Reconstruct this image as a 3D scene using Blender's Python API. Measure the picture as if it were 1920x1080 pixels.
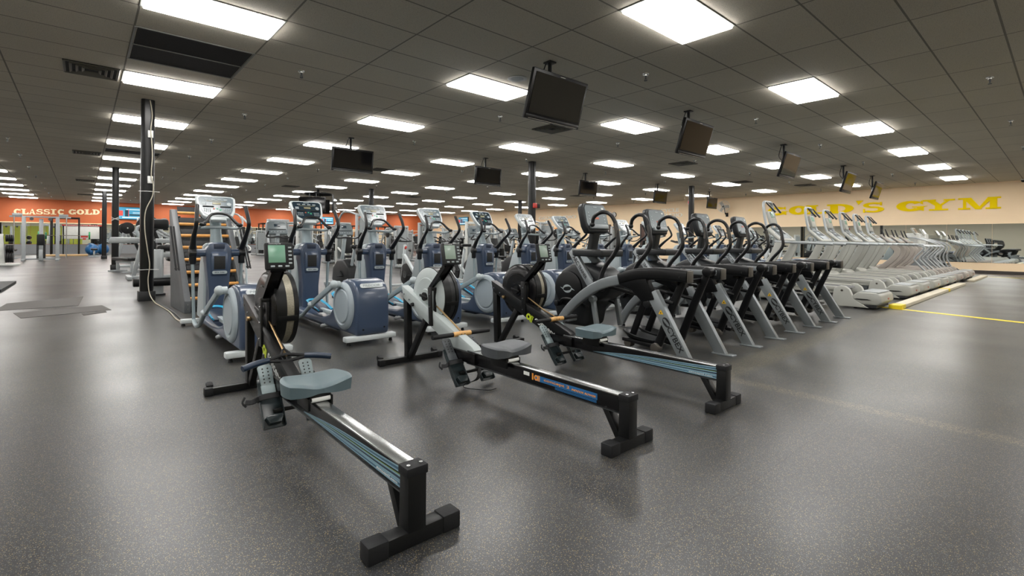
import bpy, bmesh, math, random
from mathutils import Matrix, Vector
for _o in list(bpy.data.objects): bpy.data.objects.remove(_o)
S = bpy.context.scene
COL = S.collection
random.seed(7)
PI = math.pi

# ------------------------------------------------------------------ camera
CAM_H = 1.05
YAW, ROLL = 0.6994, 0.0085
F = Vector((math.sin(YAW), math.cos(YAW), 0)); Rt = Vector((math.cos(YAW), -math.sin(YAW), 0)); Up = Vector((0, 0, 1))
R2 = Rt * math.cos(ROLL) + Up * math.sin(ROLL); U2 = Up * math.cos(ROLL) - Rt * math.sin(ROLL)
cd = bpy.data.cameras.new('camera'); cam = bpy.data.objects.new('camera', cd); COL.objects.link(cam)
cam.matrix_world = Matrix(((R2.x, U2.x, -F.x, 0), (R2.y, U2.y, -F.y, 0), (R2.z, U2.z, -F.z, CAM_H), (0, 0, 0, 1)))
cd.sensor_width = 36; cd.lens = 36 * 913.2 / 1920
cd.shift_x = (960 - 922.5) / 1920; cd.shift_y = -(540 - 451.6) / 1920
cd.clip_start = 0.05; cd.clip_end = 200
S.camera = cam

# ------------------------------------------------------------------ world, exposure
w = bpy.data.worlds.new('world'); S.world = w; w.use_nodes = True
w.node_tree.nodes['Background'].inputs[0].default_value = (0.5, 0.5, 0.52, 1)
w.node_tree.nodes['Background'].inputs[1].default_value = 0.05
vs = S.view_settings; vs.view_transform = 'Standard'; vs.look = 'None'; vs.gamma = 1.0; vs.exposure = 2.2
try: vs.use_curve_mapping = False
except Exception: pass
LAMP_POWER = 5.5      # brightness of the recessed light panels

# ------------------------------------------------------------------ materials
def lin(c):
    return c / 12.92 if c <= 0.04045 else ((c + 0.055) / 1.055) ** 2.4
def hexc(h):
    return tuple(lin(int(h[i:i + 2], 16) / 255) for i in (0, 2, 4)) + (1,)
def mat(name, h, rough=0.5, metal=0.0, coat=0.0, var=0.06, scale=14, bump=0.0, spec=0.5):
    m = bpy.data.materials.new(name); m.use_nodes = True; nt = m.node_tree; b = nt.nodes['Principled BSDF']
    c = hexc(h)
    tc = nt.nodes.new('ShaderNodeTexCoord'); nz = nt.nodes.new('ShaderNodeTexNoise')
    nz.inputs['Scale'].default_value = scale; nz.inputs['Detail'].default_value = 4
    nt.links.new(tc.outputs['Object'], nz.inputs['Vector'])
    mx = nt.nodes.new('ShaderNodeMix'); mx.data_type = 'RGBA'
    mx.inputs[6].default_value = tuple(max(0, v * (1 - 2 * var)) for v in c[:3]) + (1,)
    mx.inputs[7].default_value = tuple(min(1, v * (1 + 2 * var)) for v in c[:3]) + (1,)
    nt.links.new(nz.outputs['Fac'], mx.inputs[0]); nt.links.new(mx.outputs[2], b.inputs['Base Color'])
    mr = nt.nodes.new('ShaderNodeMapRange'); mr.inputs[3].default_value = rough * .9; mr.inputs[4].default_value = rough * 1.1
    nt.links.new(nz.outputs['Fac'], mr.inputs[0]); nt.links.new(mr.outputs[0], b.inputs['Roughness'])
    b.inputs['Metallic'].default_value = metal; b.inputs['Coat Weight'].default_value = coat
    b.inputs['Coat Roughness'].default_value = 0.12
    b.inputs['Specular IOR Level'].default_value = spec
    if bump:
        n2 = nt.nodes.new('ShaderNodeTexNoise'); n2.inputs['Scale'].default_value = 220
        nt.links.new(tc.outputs['Object'], n2.inputs['Vector'])
        bp = nt.nodes.new('ShaderNodeBump'); bp.inputs['Strength'].default_value = bump; bp.inputs['Distance'].default_value = 0.002
        nt.links.new(n2.outputs['Fac'], bp.inputs['Height']); nt.links.new(bp.outputs[0], b.inputs['Normal'])
    return m
def emit(name, h, power):
    m = bpy.data.materials.new(name); m.use_nodes = True; b = m.node_tree.nodes['Principled BSDF']
    b.inputs['Base Color'].default_value = hexc(h); b.inputs['Emission Color'].default_value = hexc(h)
    b.inputs['Emission Strength'].default_value = power; b.inputs['Roughness'].default_value = 0.4
    return m
M = dict(
    black=mat('black_powder_coat', '0f1011', 0.40, bump=0.12, spec=0.28),
    blackgloss=mat('black_gloss', '0a0a0c', 0.25, spec=0.35),
    rubber=mat('black_rubber', '161719', 0.6, bump=0.3, spec=0.3),
    grip=mat('black_grip', '121315', 0.33),
    steel=mat('brushed_steel', 'b9bbbb', 0.25, metal=1.0, var=0.02, scale=3),
    dsteel=mat('dark_metal', '55585a', 0.4, metal=0.8),
    bluegrey=mat('blue_grey_plastic', '55666c', 0.48, bump=0.2),
    dkseat=mat('dark_grey_plastic', '45494d', 0.5, bump=0.2),
    footpl=mat('dark_teal_plastic', '232c2f', 0.3),
    footlt=mat('pale_teal_plastic', '7f8d90', 0.45),
    navy=mat('navy_grip', '1d2c40', 0.35),
    navyshell=mat('navy_shell', '38465c', 0.3, coat=0.25, var=0.015, scale=4),
    navydk=mat('navy_dark', '222c3f', 0.4),
    silver=mat('silver_paint', 'aab4b8', 0.36, metal=0.15, var=0.03),
    silver2=mat('silver_pale', 'c3cacc', 0.4, metal=0.05, var=0.03),
    disc=mat('pale_disc', '98a3aa', 0.42, var=0.02),
    link=mat('link_arm', '8d9ba0', 0.4, metal=0.2),
    beamgrey=mat('light_grey_beam', 'a7b0b0', 0.45, var=0.05),
    brass=mat('chain_brass', 'a98d66', 0.35, metal=0.9),
    perf=mat('perforated_band', '8f8a7b', 0.45, metal=0.5, var=0.25, scale=120),
    wood=mat('wood_grip', 'c79a5c', 0.5, var=0.15, scale=30),
    rung=mat('varnished_rung', 'd99e57', 0.35, var=0.12, scale=20),
    lcd=mat('lcd_green', '6f9a84', 0.25, var=0.02),
    lcd2=mat('lcd_grey', '8a9b90', 0.25, var=0.02),
    amber=mat('amber_display', '8e8a6e', 0.3),
    facelt=mat('console_face_grey', '5a686f', 0.25, coat=0.3, var=0.03),
    facedk=mat('console_face_dark', '22303a', 0.22, coat=0.3, var=0.05),
    key=mat('key_grey', '9aa3a6', 0.4),
    keygreen=mat('key_green', '3f9a78', 0.4), keyred=mat('key_red', 'b0563c', 0.4),
    cyan=mat('bright_blue_trim', '1f95bd', 0.4),
    arcgrey=mat('graphite_frame', '858b8e', 0.36, metal=0.35, var=0.03),
    arcdark=mat('charcoal_shell', '222426', 0.38, var=0.02, scale=6, spec=0.35),
    arcblack=mat('black_shell', '0c0d0f', 0.36, spec=0.3),
    arcend=mat('taupe_end_cap', '46423c', 0.45),
    tread=mat('pale_tread_shell', 'a6a7a0', 0.42, var=0.03, scale=4),
    tread2=mat('taupe_tread_shell', 'a39c94', 0.42, var=0.03, scale=4),
    belt=mat('tread_belt', '4a4c4e', 0.6),
    mach=mat('machine_silver', 'a4a9ab', 0.38, metal=0.3, var=0.04),
    machdk=mat('machine_grey', '74797c', 0.42, metal=0.1),
    cream=mat('machine_cream', 'c8cac6', 0.42),
    shroud=mat('shroud_grey', '8f9596', 0.5),
    pad=mat('black_vinyl', '121314', 0.42, bump=0.1, spec=0.3),
    plate=mat('iron_plate', '151516', 0.5, metal=0.3),
    white=mat('white_plastic', 'd9dad8', 0.5), offw=mat('off_white', 'b5b7b3', 0.5),
    yel=mat('warning_yellow', 'e3b51e', 0.5), letyel=mat('yellow_lettering', 'f6d600', 0.75, var=0.01, spec=0.15),
    letcream=mat('cream_lettering', 'f4e6bc', 0.5), letwhite=mat('white_lettering', 'efece4', 0.5),
    limelogo=mat('lime_logo', 'b9cc2a', 0.5), whitelogo=mat('white_print', 'cfd2d2', 0.5), blackprint=mat('black_print', '15171a', 0.5),
    blueprint=mat('blue_print', '1f5f96', 0.45), orangeprint=mat('orange_print', 'e0923c', 0.45),
    sw1=mat('pale_blue_stripe', '7f9fb0', 0.4), sw2=mat('mid_blue_stripe', '3d6078', 0.4), sw3=mat('dark_blue_stripe', '1e3346', 0.4), sw4=mat('green_stripe', '7d9a4e', 0.4),
    red=mat('red_plastic', 'b5332a', 0.45), green=mat('green_plate', '1f8a4f', 0.5), blueplate=mat('blue_plate', '22558a', 0.5),
    ball=mat('blue_vinyl_ball', '1f5f94', 0.3),
    tvscreen=mat('tv_screen', '050507', 0.07, var=0.0, spec=0.35), tvframe=mat('tv_frame', '0a0a0b', 0.38, spec=0.3),
    ventm=mat('vent_metal', '6a675f', 0.5), ventdk=mat('vent_dark', '121313', 0.7),
    grille=mat('return_grille', '141416', 0.75, var=0.2, scale=60),
    frame=mat('light_frame', '8d8d88', 0.5),
    column=mat('column_black', '0b0c0e', 0.3, var=0, spec=0.35), colbase=mat('column_base', '1d1e20', 0.5),
    cable=mat('cable_white', 'b9b2a0', 0.5), curb=mat('pale_curb', 'cfc7b2', 0.6), tapem=mat('yellow_tape', 'e6cf1f', 0.5),
    matgrey=mat('brown_grey_mat', '4a4643', 0.75, bump=0.3), platwood=mat('platform_wood', 'c9a878', 0.45),
    base=mat('baseboard_dark', '3b3532', 0.5), doorm=mat('brown_door', '4a2f24', 0.5), boardm=mat('white_board', 'cfd0cb', 0.5),
)
M['lamp'] = emit('lamp_diffuser', 'fdfaf6', LAMP_POWER)
M['exit'] = emit('exit_sign_glow', 'e8413a', .35)
M['scr_blue'] = emit('screen_blue', '3f8fb0', 0.16); M['scr_red'] = emit('screen_red', 'd0453c', 0.16); M['scr_white'] = emit('screen_white', 'b9d2d6', 0.2); M['scr_dark'] = emit('screen_dark', '153a4a', 0.1)

def mirror_mat():
    m = bpy.data.materials.new('mirror_glass'); m.use_nodes = True; b = m.node_tree.nodes['Principled BSDF']
    b.inputs['Base Color'].default_value = (0.80, 0.84, 0.83, 1); b.inputs['Metallic'].default_value = 1; b.inputs['Roughness'].default_value = 0.015
    return m
M['mirror'] = mirror_mat()

def wall_mat(name, h, h2=None):
    m = mat(name, h, 0.62, var=0.03, scale=1.2, bump=0.12); return m
M['leftwall'] = wall_mat('left_wall', 'bdb6a4'); M['orange'] = wall_mat('orange_wall', 'c4673a'); M['beige'] = wall_mat('beige_wall', 'f4dab6'); M['backwall'] = wall_mat('back_wall', 'd9d2bb'); M['lime'] = wall_mat('lime_wall', 'b3b845')
M['greywall'] = wall_mat('grey_wall', '85878a')

OX, OY, CEIL = 0.4197, 5.3523, 3.3605
XW, YW, XL, YB = 25.5, 40.5, -13.0, -7.0

def ceiling_mat():
    m = bpy.data.materials.new('ceiling_tile'); m.use_nodes = True; nt = m.node_tree; b = nt.nodes['Principled BSDF']
    tc = nt.nodes.new('ShaderNodeTexCoord'); mp = nt.nodes.new('ShaderNodeMapping')
    mp.inputs['Location'].default_value = (-(OX - 1.2192 * 30), -(OY - .6096 * 40), 0)
    nt.links.new(tc.outputs['Object'], mp.inputs['Vector'])
    br = nt.nodes.new('ShaderNodeTexBrick'); br.offset = 0.0; br.squash = 1.0
    br.inputs['Scale'].default_value = 1.0; br.inputs['Brick Width'].default_value = 1.2192; br.inputs['Row Height'].default_value = 0.6096
    br.inputs['Mortar Size'].default_value = 0.010; br.inputs['Mortar Smooth'].default_value = 0.1; br.inputs['Bias'].default_value = 0.0
    br.inputs['Color1'].default_value = hexc('cdc6b6'); br.inputs['Color2'].default_value = hexc('c7c0b0'); br.inputs['Mortar'].default_value = hexc('837e74')
    nt.links.new(mp.outputs[0], br.inputs['Vector'])
    nz = nt.nodes.new('ShaderNodeTexNoise'); nz.inputs['Scale'].default_value = 130; nz.inputs['Detail'].default_value = 2
    nt.links.new(tc.outputs['Object'], nz.inputs['Vector'])
    rp = nt.nodes.new('ShaderNodeValToRGB'); rp.color_ramp.elements[0].position = 0.33; rp.color_ramp.elements[0].color = (0.55, 0.55, 0.55, 1)
    rp.color_ramp.elements[1].position = 0.43; rp.color_ramp.elements[1].color = (1, 1, 1, 1)
    nt.links.new(nz.outputs['Fac'], rp.inputs[0])
    mx = nt.nodes.new('ShaderNodeMix'); mx.data_type = 'RGBA'; mx.blend_type = 'MULTIPLY'; mx.inputs[0].default_value = 1
    nt.links.new(br.outputs['Color'], mx.inputs[6]); nt.links.new(rp.outputs[0], mx.inputs[7])
    n3 = nt.nodes.new('ShaderNodeTexNoise'); n3.inputs['Scale'].default_value = 0.5; nt.links.new(tc.outputs['Object'], n3.inputs['Vector'])
    r3 = nt.nodes.new('ShaderNodeMapRange'); r3.inputs[3].default_value = 0.85; r3.inputs[4].default_value = 1.1; nt.links.new(n3.outputs['Fac'], r3.inputs[0])
    m3 = nt.nodes.new('ShaderNodeMix'); m3.data_type = 'RGBA'; m3.blend_type = 'MULTIPLY'; m3.inputs[0].default_value = 1
    nt.links.new(mx.outputs[2], m3.inputs[6]); nt.links.new(r3.outputs[0], m3.inputs[7])
    nt.links.new(m3.outputs[2], b.inputs['Base Color']); b.inputs['Roughness'].default_value = 0.85
    bp = nt.nodes.new('ShaderNodeBump'); bp.inputs['Strength'].default_value = 0.4; bp.inputs['Distance'].default_value = 0.004
    inv = nt.nodes.new('ShaderNodeMath'); inv.operation = 'MULTIPLY'; inv.inputs[1].default_value = -1; nt.links.new(br.outputs['Fac'], inv.inputs[0])
    nt.links.new(inv.outputs[0], bp.inputs['Height']); nt.links.new(bp.outputs[0], b.inputs['Normal'])
    return m
FLOOR_C = ((XW + XL) / 2, (YW + YB) / 2)
def floor_mat():
    m = bpy.data.materials.new('speckled_rubber_floor'); m.use_nodes = True; nt = m.node_tree; b = nt.nodes['Principled BSDF']
    N = nt.nodes.new; L = nt.links.new
    tc = N('ShaderNodeTexCoord')
    base = N('ShaderNodeTexNoise'); base.inputs['Scale'].default_value = 0.7; base.inputs['Detail'].default_value = 5; base.inputs['Roughness'].default_value = 0.6
    L(tc.outputs['Object'], base.inputs['Vector'])
    cr = N('ShaderNodeValToRGB'); cr.color_ramp.elements[0].position = 0.3; cr.color_ramp.elements[0].color = hexc('27282a'); cr.color_ramp.elements[1].position = 0.72; cr.color_ramp.elements[1].color = hexc('353637')
    L(base.outputs['Fac'], cr.inputs[0])
    br = N('ShaderNodeTexBrick'); br.offset = 0.37; br.inputs['Scale'].default_value = 1; br.inputs['Brick Width'].default_value = 7.3; br.inputs['Row Height'].default_value = 1.22
    br.inputs['Mortar Size'].default_value = 0.004; br.inputs['Color1'].default_value = (1, 1, 1, 1); br.inputs['Color2'].default_value = (0.86, 0.87, 0.88, 1); br.inputs['Mortar'].default_value = (0.5, 0.5, 0.5, 1)
    L(tc.outputs['Object'], br.inputs['Vector'])
    m1 = N('ShaderNodeMix'); m1.data_type = 'RGBA'; m1.blend_type = 'MULTIPLY'; m1.inputs[0].default_value = 1
    L(cr.outputs[0], m1.inputs[6]); L(br.outputs['Color'], m1.inputs[7])
    cur = m1.outputs[2]
    for sc, th, colr, cov in ((290, 0.42, 'a08c5e', 0.13), (420, 0.45, '7f8286', 0.13)):
        v = N('ShaderNodeTexVoronoi'); v.inputs['Scale'].default_value = sc; L(tc.outputs['Object'], v.inputs['Vector'])
        d = N('ShaderNodeMath'); d.operation = 'LESS_THAN'; d.inputs[1].default_value = th; L(v.outputs['Distance'], d.inputs[0])
        sp = N('ShaderNodeSeparateColor'); L(v.outputs['Color'], sp.inputs[0])
        d2 = N('ShaderNodeMath'); d2.operation = 'LESS_THAN'; d2.inputs[1].default_value = cov; L(sp.outputs[0], d2.inputs[0])
        mu = N('ShaderNodeMath'); mu.operation = 'MULTIPLY'; L(d.outputs[0], mu.inputs[0]); L(d2.outputs[0], mu.inputs[1])
        mm = N('ShaderNodeMix'); mm.data_type = 'RGBA'; mm.inputs[7].default_value = hexc(colr); L(mu.outputs[0], mm.inputs[0]); L(cur, mm.inputs[6]); cur = mm.outputs[2]
    # worn strips between rolls show more granules
    sx = N('ShaderNodeSeparateXYZ'); L(tc.outputs['Object'], sx.inputs[0])
    def band(out, c, hw):
        a = N('ShaderNodeMath'); a.operation = 'SUBTRACT'; a.inputs[1].default_value = c; L(out, a.inputs[0])
        b_ = N('ShaderNodeMath'); b_.operation = 'ABSOLUTE'; L(a.outputs[0], b_.inputs[0])
        n_ = N('ShaderNodeMapRange'); n_.inputs[1].default_value = hw; n_.inputs[2].default_value = hw * .5; n_.inputs[3].default_value = 0; n_.inputs[4].default_value = 1; L(b_.outputs[0], n_.inputs[0]); return n_.outputs[0]
    def lim(out, lo):
        a = N('ShaderNodeMath'); a.operation = 'GREATER_THAN'; a.inputs[1].default_value = lo; L(out, a.inputs[0]); return a.outputs[0]
    def mul(p, q):
        a = N('ShaderNodeMath'); a.operation = 'MULTIPLY'; L(p, a.inputs[0]); L(q, a.inputs[1]); return a.outputs[0]
    cxw, cyw = FLOOR_C
    b1 = mul(band(sx.outputs[1], 1.80 - cyw, .16), lim(sx.outputs[0], 3.7 - cxw))
    inv_ = N('ShaderNodeMath'); inv_.operation = 'MULTIPLY'; inv_.inputs[1].default_value = -1; L(sx.outputs[1], inv_.inputs[0])
    b2 = mul(band(sx.outputs[0], 3.83 - cxw, .09), lim(inv_.outputs[0], cyw - 1.9))
    mxn = N('ShaderNodeMath'); mxn.operation = 'MAXIMUM'; L(b1, mxn.inputs[0]); L(b2, mxn.inputs[1])
    vs_ = N('ShaderNodeTexVoronoi'); vs_.inputs['Scale'].default_value = 260; L(tc.outputs['Object'], vs_.inputs['Vector'])
    sc_ = N('ShaderNodeSeparateColor'); L(vs_.outputs['Color'], sc_.inputs[0])
    lt_ = N('ShaderNodeMath'); lt_.operation = 'LESS_THAN'; lt_.inputs[1].default_value = .22; L(sc_.outputs[1], lt_.inputs[0])
    sg = mul(lt_.outputs[0], mxn.outputs[0])
    mw = N('ShaderNodeMix'); mw.data_type = 'RGBA'; mw.inputs[7].default_value = hexc('7d745c'); L(sg, mw.inputs[0]); L(cur, mw.inputs[6]); cur = mw.outputs[2]
    L(cur, b.inputs['Base Color'])
    rn = N('ShaderNodeTexNoise'); rn.inputs['Scale'].default_value = 0.9; rn.inputs['Detail'].default_value = 2; L(tc.outputs['Object'], rn.inputs['Vector'])
    rr_ = N('ShaderNodeMapRange'); rr_.inputs[1].default_value = 0.1; rr_.inputs[2].default_value = 0.9; rr_.inputs[3].default_value = 0.28; rr_.inputs[4].default_value = 0.42; L(rn.outputs['Fac'], rr_.inputs[0]); L(rr_.outputs[0], b.inputs['Roughness'])
    b.inputs['Specular IOR Level'].default_value = 0.5
    fn = N('ShaderNodeTexNoise'); fn.inputs['Scale'].default_value = 300; L(tc.outputs['Object'], fn.inputs['Vector'])
    bp = N('ShaderNodeBump'); bp.inputs['Strength'].default_value = 0.15; bp.inputs['Distance'].default_value = 0.0008; L(fn.outputs['Fac'], bp.inputs['Height']); L(bp.outputs[0], b.inputs['Normal'])
    return m
M['ceiling'] = ceiling_mat(); M['floor'] = floor_mat()

# ------------------------------------------------------------------ mesh helpers
def cr(pts, n=6):
    P = [Vector(p) for p in pts]
    if len(P) < 3: return P
    out = []
    Q = [P[0] * 2 - P[1]] + P + [P[-1] * 2 - P[-2]]
    for i in range(1, len(Q) - 2):
        a, b, c, d = Q[i - 1], Q[i], Q[i + 1], Q[i + 2]
        for k in range(n):
            t = k / n
            out.append(0.5 * ((2 * b) + (c - a) * t + (2 * a - 5 * b + 4 * c - d) * t * t + (3 * b - a - 3 * c + d) * t ** 3))
    out.append(P[-1]); return out
def lerp_list(r, n):
    if not isinstance(r, (list, tuple)): return [r] * n
    out = []
    for i in range(n):
        t = i / (n - 1) * (len(r) - 1); k = min(int(t), len(r) - 2); out.append(r[k] + (r[k + 1] - r[k]) * (t - k))
    return out
def rr(w, h, r, n=3):
    out = []
    for cx, cy, a0 in ((w / 2 - r, h / 2 - r, 0), (-w / 2 + r, h / 2 - r, 90), (-w / 2 + r, -h / 2 + r, 180), (w / 2 - r, -h / 2 + r, 270)):
        for k in range(n + 1):
            a = math.radians(a0 + 90 * k / n); out.append((cx + r * math.cos(a), cy + r * math.sin(a)))
    return out
def arc(cx, cy, r, a0, a1, n=12):
    return [(cx + r * math.cos(math.radians(a0 + (a1 - a0) * k / n)), cy + r * math.sin(math.radians(a0 + (a1 - a0) * k / n))) for k in range(n + 1)]

class MB:
    def __init__(s): s.bm = bmesh.new(); s.M = Matrix()
    def _in(s, t, bev=0, seg=2, local=None):
        if bev:
            es = [e for e in t.edges if len(e.link_faces) == 2 and e.calc_face_angle(0) > 0.5]
            if es: bmesh.ops.bevel(t, geom=es, offset=bev, segments=seg, affect='EDGES', profile=0.5, clamp_overlap=True)
        if local is not None: bmesh.ops.transform(t, matrix=local, verts=t.verts)
        bmesh.ops.transform(t, matrix=s.M, verts=t.verts)
        me = bpy.data.meshes.new('t'); t.to_mesh(me); t.free(); s.bm.from_mesh(me); bpy.data.meshes.remove(me); return s
    def box(s, c, size, bev=0, rot=None, seg=2):
        t = bmesh.new(); bmesh.ops.create_cube(t, size=1); bmesh.ops.scale(t, vec=size, verts=t.verts)
        L = Matrix.Translation(c)
        if rot:
            from mathutils import Euler
            L = L @ Euler(rot).to_matrix().to_4x4()
        return s._in(t, bev, seg, L)
    def bar(s, p, q, w, h, bev=0, side=(1, 0, 0)):
        p = Vector(p); q = Vector(q); d = q - p; T = d.normalized(); sd = Vector(side)
        sd = (sd - T * sd.dot(T)); sd = sd.normalized() if sd.length > 1e-4 else T.orthogonal().normalized()
        N = T.cross(sd)
        t = bmesh.new(); bmesh.ops.create_cube(t, size=1); bmesh.ops.scale(t, vec=(w, d.length, h), verts=t.verts)
        c = (p + q) / 2
        L = Matrix(((sd.x, T.x, -N.x, c.x), (sd.y, T.y, -N.y, c.y), (sd.z, T.z, -N.z, c.z), (0, 0, 0, 1)))
        s._in(t, bev, 2, L); return s
    def sweep(s, pts, prof, sc=None, side=None, sm=0):
        P = cr(pts, sm) if sm else [Vector(p) for p in pts]
        n = len(P); sc = lerp_list(sc if sc is not None else 1.0, n)
        T = []
        for i in range(n):
            a = P[i] - P[i - 1] if i else P[1] - P[0]; b = P[i + 1] - P[i] if i < n - 1 else P[-1] - P[-2]
            T.append((a.normalized() + b.normalized()).normalized())
        t = bmesh.new(); rings = []
        sd = Vector(side) if side else T[0].orthogonal()
        for i in range(n):
            if side: q = Vector(side)
            else: q = sd
            q = (q - T[i] * q.dot(T[i])); q = q.normalized() if q.length > 1e-5 else T[i].orthogonal().normalized(); sd = q
            N = T[i].cross(q); k = sc[i]
            k = k if isinstance(k, (tuple, list)) else (k, k)
            rings.append([t.verts.new(P[i] + q * (x * k[0]) + N * (y * k[1])) for x, y in prof])
        m = len(prof)
        for i in range(n - 1):
            for j in range(m):
                t.faces.new((rings[i][j], rings[i][(j + 1) % m], rings[i + 1][(j + 1) % m], rings[i + 1][j]))
        t.faces.new(rings[0][::-1]); t.faces.new(rings[-1])
        bmesh.ops.recalc_face_normals(t, faces=t.faces)
        return s._in(t)
    def tube(s, pts, r, n=10, sm=0):
        prof = [(math.cos(2 * PI * k / n), math.sin(2 * PI * k / n)) for k in range(n)]
        return s.sweep(pts, prof, r, sm=sm)
    def cyl(s, p, q, r, r2=None, n=20, bev=0):
        p = Vector(p); q = Vector(q); d = q - p
        t = bmesh.new(); bmesh.ops.create_cone(t, cap_ends=True, segments=n, radius1=r, radius2=r if r2 is None else r2, depth=d.length)
        L = Matrix.Translation((p + q) / 2) @ d.to_track_quat('Z', 'Y').to_matrix().to_4x4()
        return s._in(t, bev, 2, L)
    def prism(s, out, a0, a1, axis='x', bev=0, seg=2):
        t = bmesh.new()
        def P(u, v, a): return (a, u, v) if axis == 'x' else ((u, a, v) if axis == 'y' else (u, v, a))
        A = [t.verts.new(P(u, v, a0)) for u, v in out]; B = [t.verts.new(P(u, v, a1)) for u, v in out]
        n = len(out); t.faces.new(A); t.faces.new(B[::-1])
        for i in range(n): t.faces.new((A[i], B[i], B[(i + 1) % n], A[(i + 1) % n]))
        bmesh.ops.recalc_face_normals(t, faces=t.faces)
        return s._in(t, bev, seg)
    def lathe(s, prof, c, axis=(0, 0, 1), n=32):
        t = bmesh.new(); rings = []
        for r, h in prof:
            if r < 1e-6: rings.append([t.verts.new((0, 0, h))])
            else: rings.append([t.verts.new((r * math.cos(2 * PI * k / n), r * math.sin(2 * PI * k / n), h)) for k in range(n)])
        for a, b in zip(rings, rings[1:]):
            for k in range(n):
                k2 = (k + 1) % n
                if len(a) == 1 and len(b) == 1: continue
                if len(a) == 1: t.faces.new((a[0], b[k], b[k2]))
                elif len(b) == 1: t.faces.new((a[k], b[0], a[k2]))
                else: t.faces.new((a[k], b[k], b[k2], a[k2]))
        bmesh.ops.recalc_face_normals(t, faces=t.faces)
        L = Matrix.Translation(c) @ Vector(axis).to_track_quat('Z', 'Y').to_matrix().to_4x4()
        return s._in(t, 0, 2, L)
    def ball(s, c, r, sc=(1, 1, 1), u=14, v=9):
        t = bmesh.new(); bmesh.ops.create_uvsphere(t, u_segments=u, v_segments=v, radius=r)
        return s._in(t, 0, 2, Matrix.Translation(c) @ Matrix.Diagonal((*sc, 1)))
    def out(s, name, m, parent=None, label=None, cat=None, group=None, kind=None, loc=None):
        me = bpy.data.meshes.new(name); s.bm.to_mesh(me); s.bm.free()
        me.materials.append(M[m] if isinstance(m, str) else m)
        me.shade_smooth(); me.set_sharp_from_angle(angle=math.radians(38))
        o = bpy.data.objects.new(name, me); COL.objects.link(o)
        if parent: o.parent = parent
        if loc: o.location = loc
        tag(o, label, cat, group, kind); return o
def tag(o, label=None, cat=None, group=None, kind=None):
    for k, v in (('label', label), ('category', cat), ('group', group), ('kind', kind)):
        if v: o[k] = v
    return o
def thing(name, label, cat, loc=(0, 0, 0), rz=0, group=None):
    o = bpy.data.objects.new(name, None); COL.objects.link(o); o.location = loc; o.rotation_euler = (0, 0, rz); o.empty_display_size = 0.1
    return tag(o, label, cat, group)
KIDS = {}
def dup(root, loc, rz=0, label=None, group=None, skip=()):
    kids = {}
    for o in bpy.data.objects:
        if o.parent: kids.setdefault(o.parent.name, []).append(o)
    r = root.copy(); COL.objects.link(r); r.location = loc; r.rotation_euler = (0, 0, rz)
    tag(r, label, None, group)
    for ch in kids.get(root.name, []):
        c = ch.copy(); COL.objects.link(c); c.parent = r
        for g in kids.get(ch.name, []):
            d = g.copy(); COL.objects.link(d); d.parent = c
    return r
def text(name, s, w, h, mtx, m, parent, depth=0.001, label=None, shear=0.0):
    """lettering fitted into w x h, centred, lying in the local xy plane of mtx"""
    cu = bpy.data.curves.new('txt', 'FONT'); cu.body = s; cu.extrude = 0.5; cu.resolution_u = 3; cu.shear = shear; cu.offset = 0.012
    ob = bpy.data.objects.new('txt', cu); COL.objects.link(ob)
    dg = bpy.context.evaluated_depsgraph_get(); dg.update()
    me = bpy.data.meshes.new_from_object(ob.evaluated_get(dg)); bpy.data.objects.remove(ob); bpy.data.curves.remove(cu)
    xs = [v.co.x for v in me.vertices]; ys = [v.co.y for v in me.vertices]
    x0, x1, y0, y1 = min(xs), max(xs), min(ys), max(ys)
    for v in me.vertices:
        v.co = mtx @ Vector(((v.co.x - (x0 + x1) / 2) * w / (x1 - x0), (v.co.y - (y0 + y1) / 2) * h / (y1 - y0), v.co.z * 2 * depth))
    me.materials.clear(); me.materials.append(M[m]); me.name = name
    o = bpy.data.objects.new(name, me); COL.objects.link(o)
    if parent: o.parent = parent
    tag(o, label); return o
def frame_m(o, x, y):
    """matrix from origin, x axis, y axis"""
    x = Vector(x).normalized(); y = Vector(y); y = (y - x * y.dot(x)).normalized(); z = x.cross(y)
    return Matrix(((x.x, y.x, z.x, o[0]), (x.y, y.y, z.y, o[1]), (x.z, y.z, z.z, o[2]), (0, 0, 0, 1)))
ORD = ['first', 'second', 'third', 'fourth', 'fifth', 'sixth', 'seventh', 'eighth', 'ninth', 'tenth', 'eleventh', 'twelfth', 'thirteenth', 'fourteenth', 'fifteenth', 'sixteenth', 'seventeenth', 'eighteenth', 'nineteenth', 'twentieth']
# ------------------------------------------------------------------ room shell
MB().box((0, 0, -0.05), (XW - XL, YW - YB, 0.1)).out('floor', 'floor', kind='structure', loc=(*FLOOR_C, 0))
MB().box(((XW + XL) / 2, (YW + YB) / 2, CEIL + 0.05), (XW - XL, YW - YB, 0.1)).out('ceiling', 'ceiling', kind='structure')
MB().box(((XW + XL) / 2, YW + 0.1, CEIL / 2), (XW - XL, 0.2, CEIL)).out('wall_far', 'orange', kind='structure')
MB().box((XW + 0.1, (YW + YB) / 2, CEIL / 2), (0.2, YW - YB, CEIL)).out('wall_right', 'beige', kind='structure')
MB().box((XL - 0.1, (YW + YB) / 2, CEIL / 2), (0.2, YW - YB, CEIL)).out('wall_left', 'leftwall', kind='structure')
MB().box(((XW + XL) / 2, YB - 0.1, CEIL / 2), (XW - XL, 0.2, CEIL)).out('wall_back', 'backwall', kind='structure')
MB().box((XW - 0.01, (YW + YB) / 2, 0.055), (0.02, YW - YB, 0.11)).out('baseboard_right', 'base', kind='structure')
MB().box(((XW + XL) / 2, YW - 0.012, 0.3), (XW - XL - .1, 0.02, 0.6)).out('baseboard_far', 'greywall', kind='structure')
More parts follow.
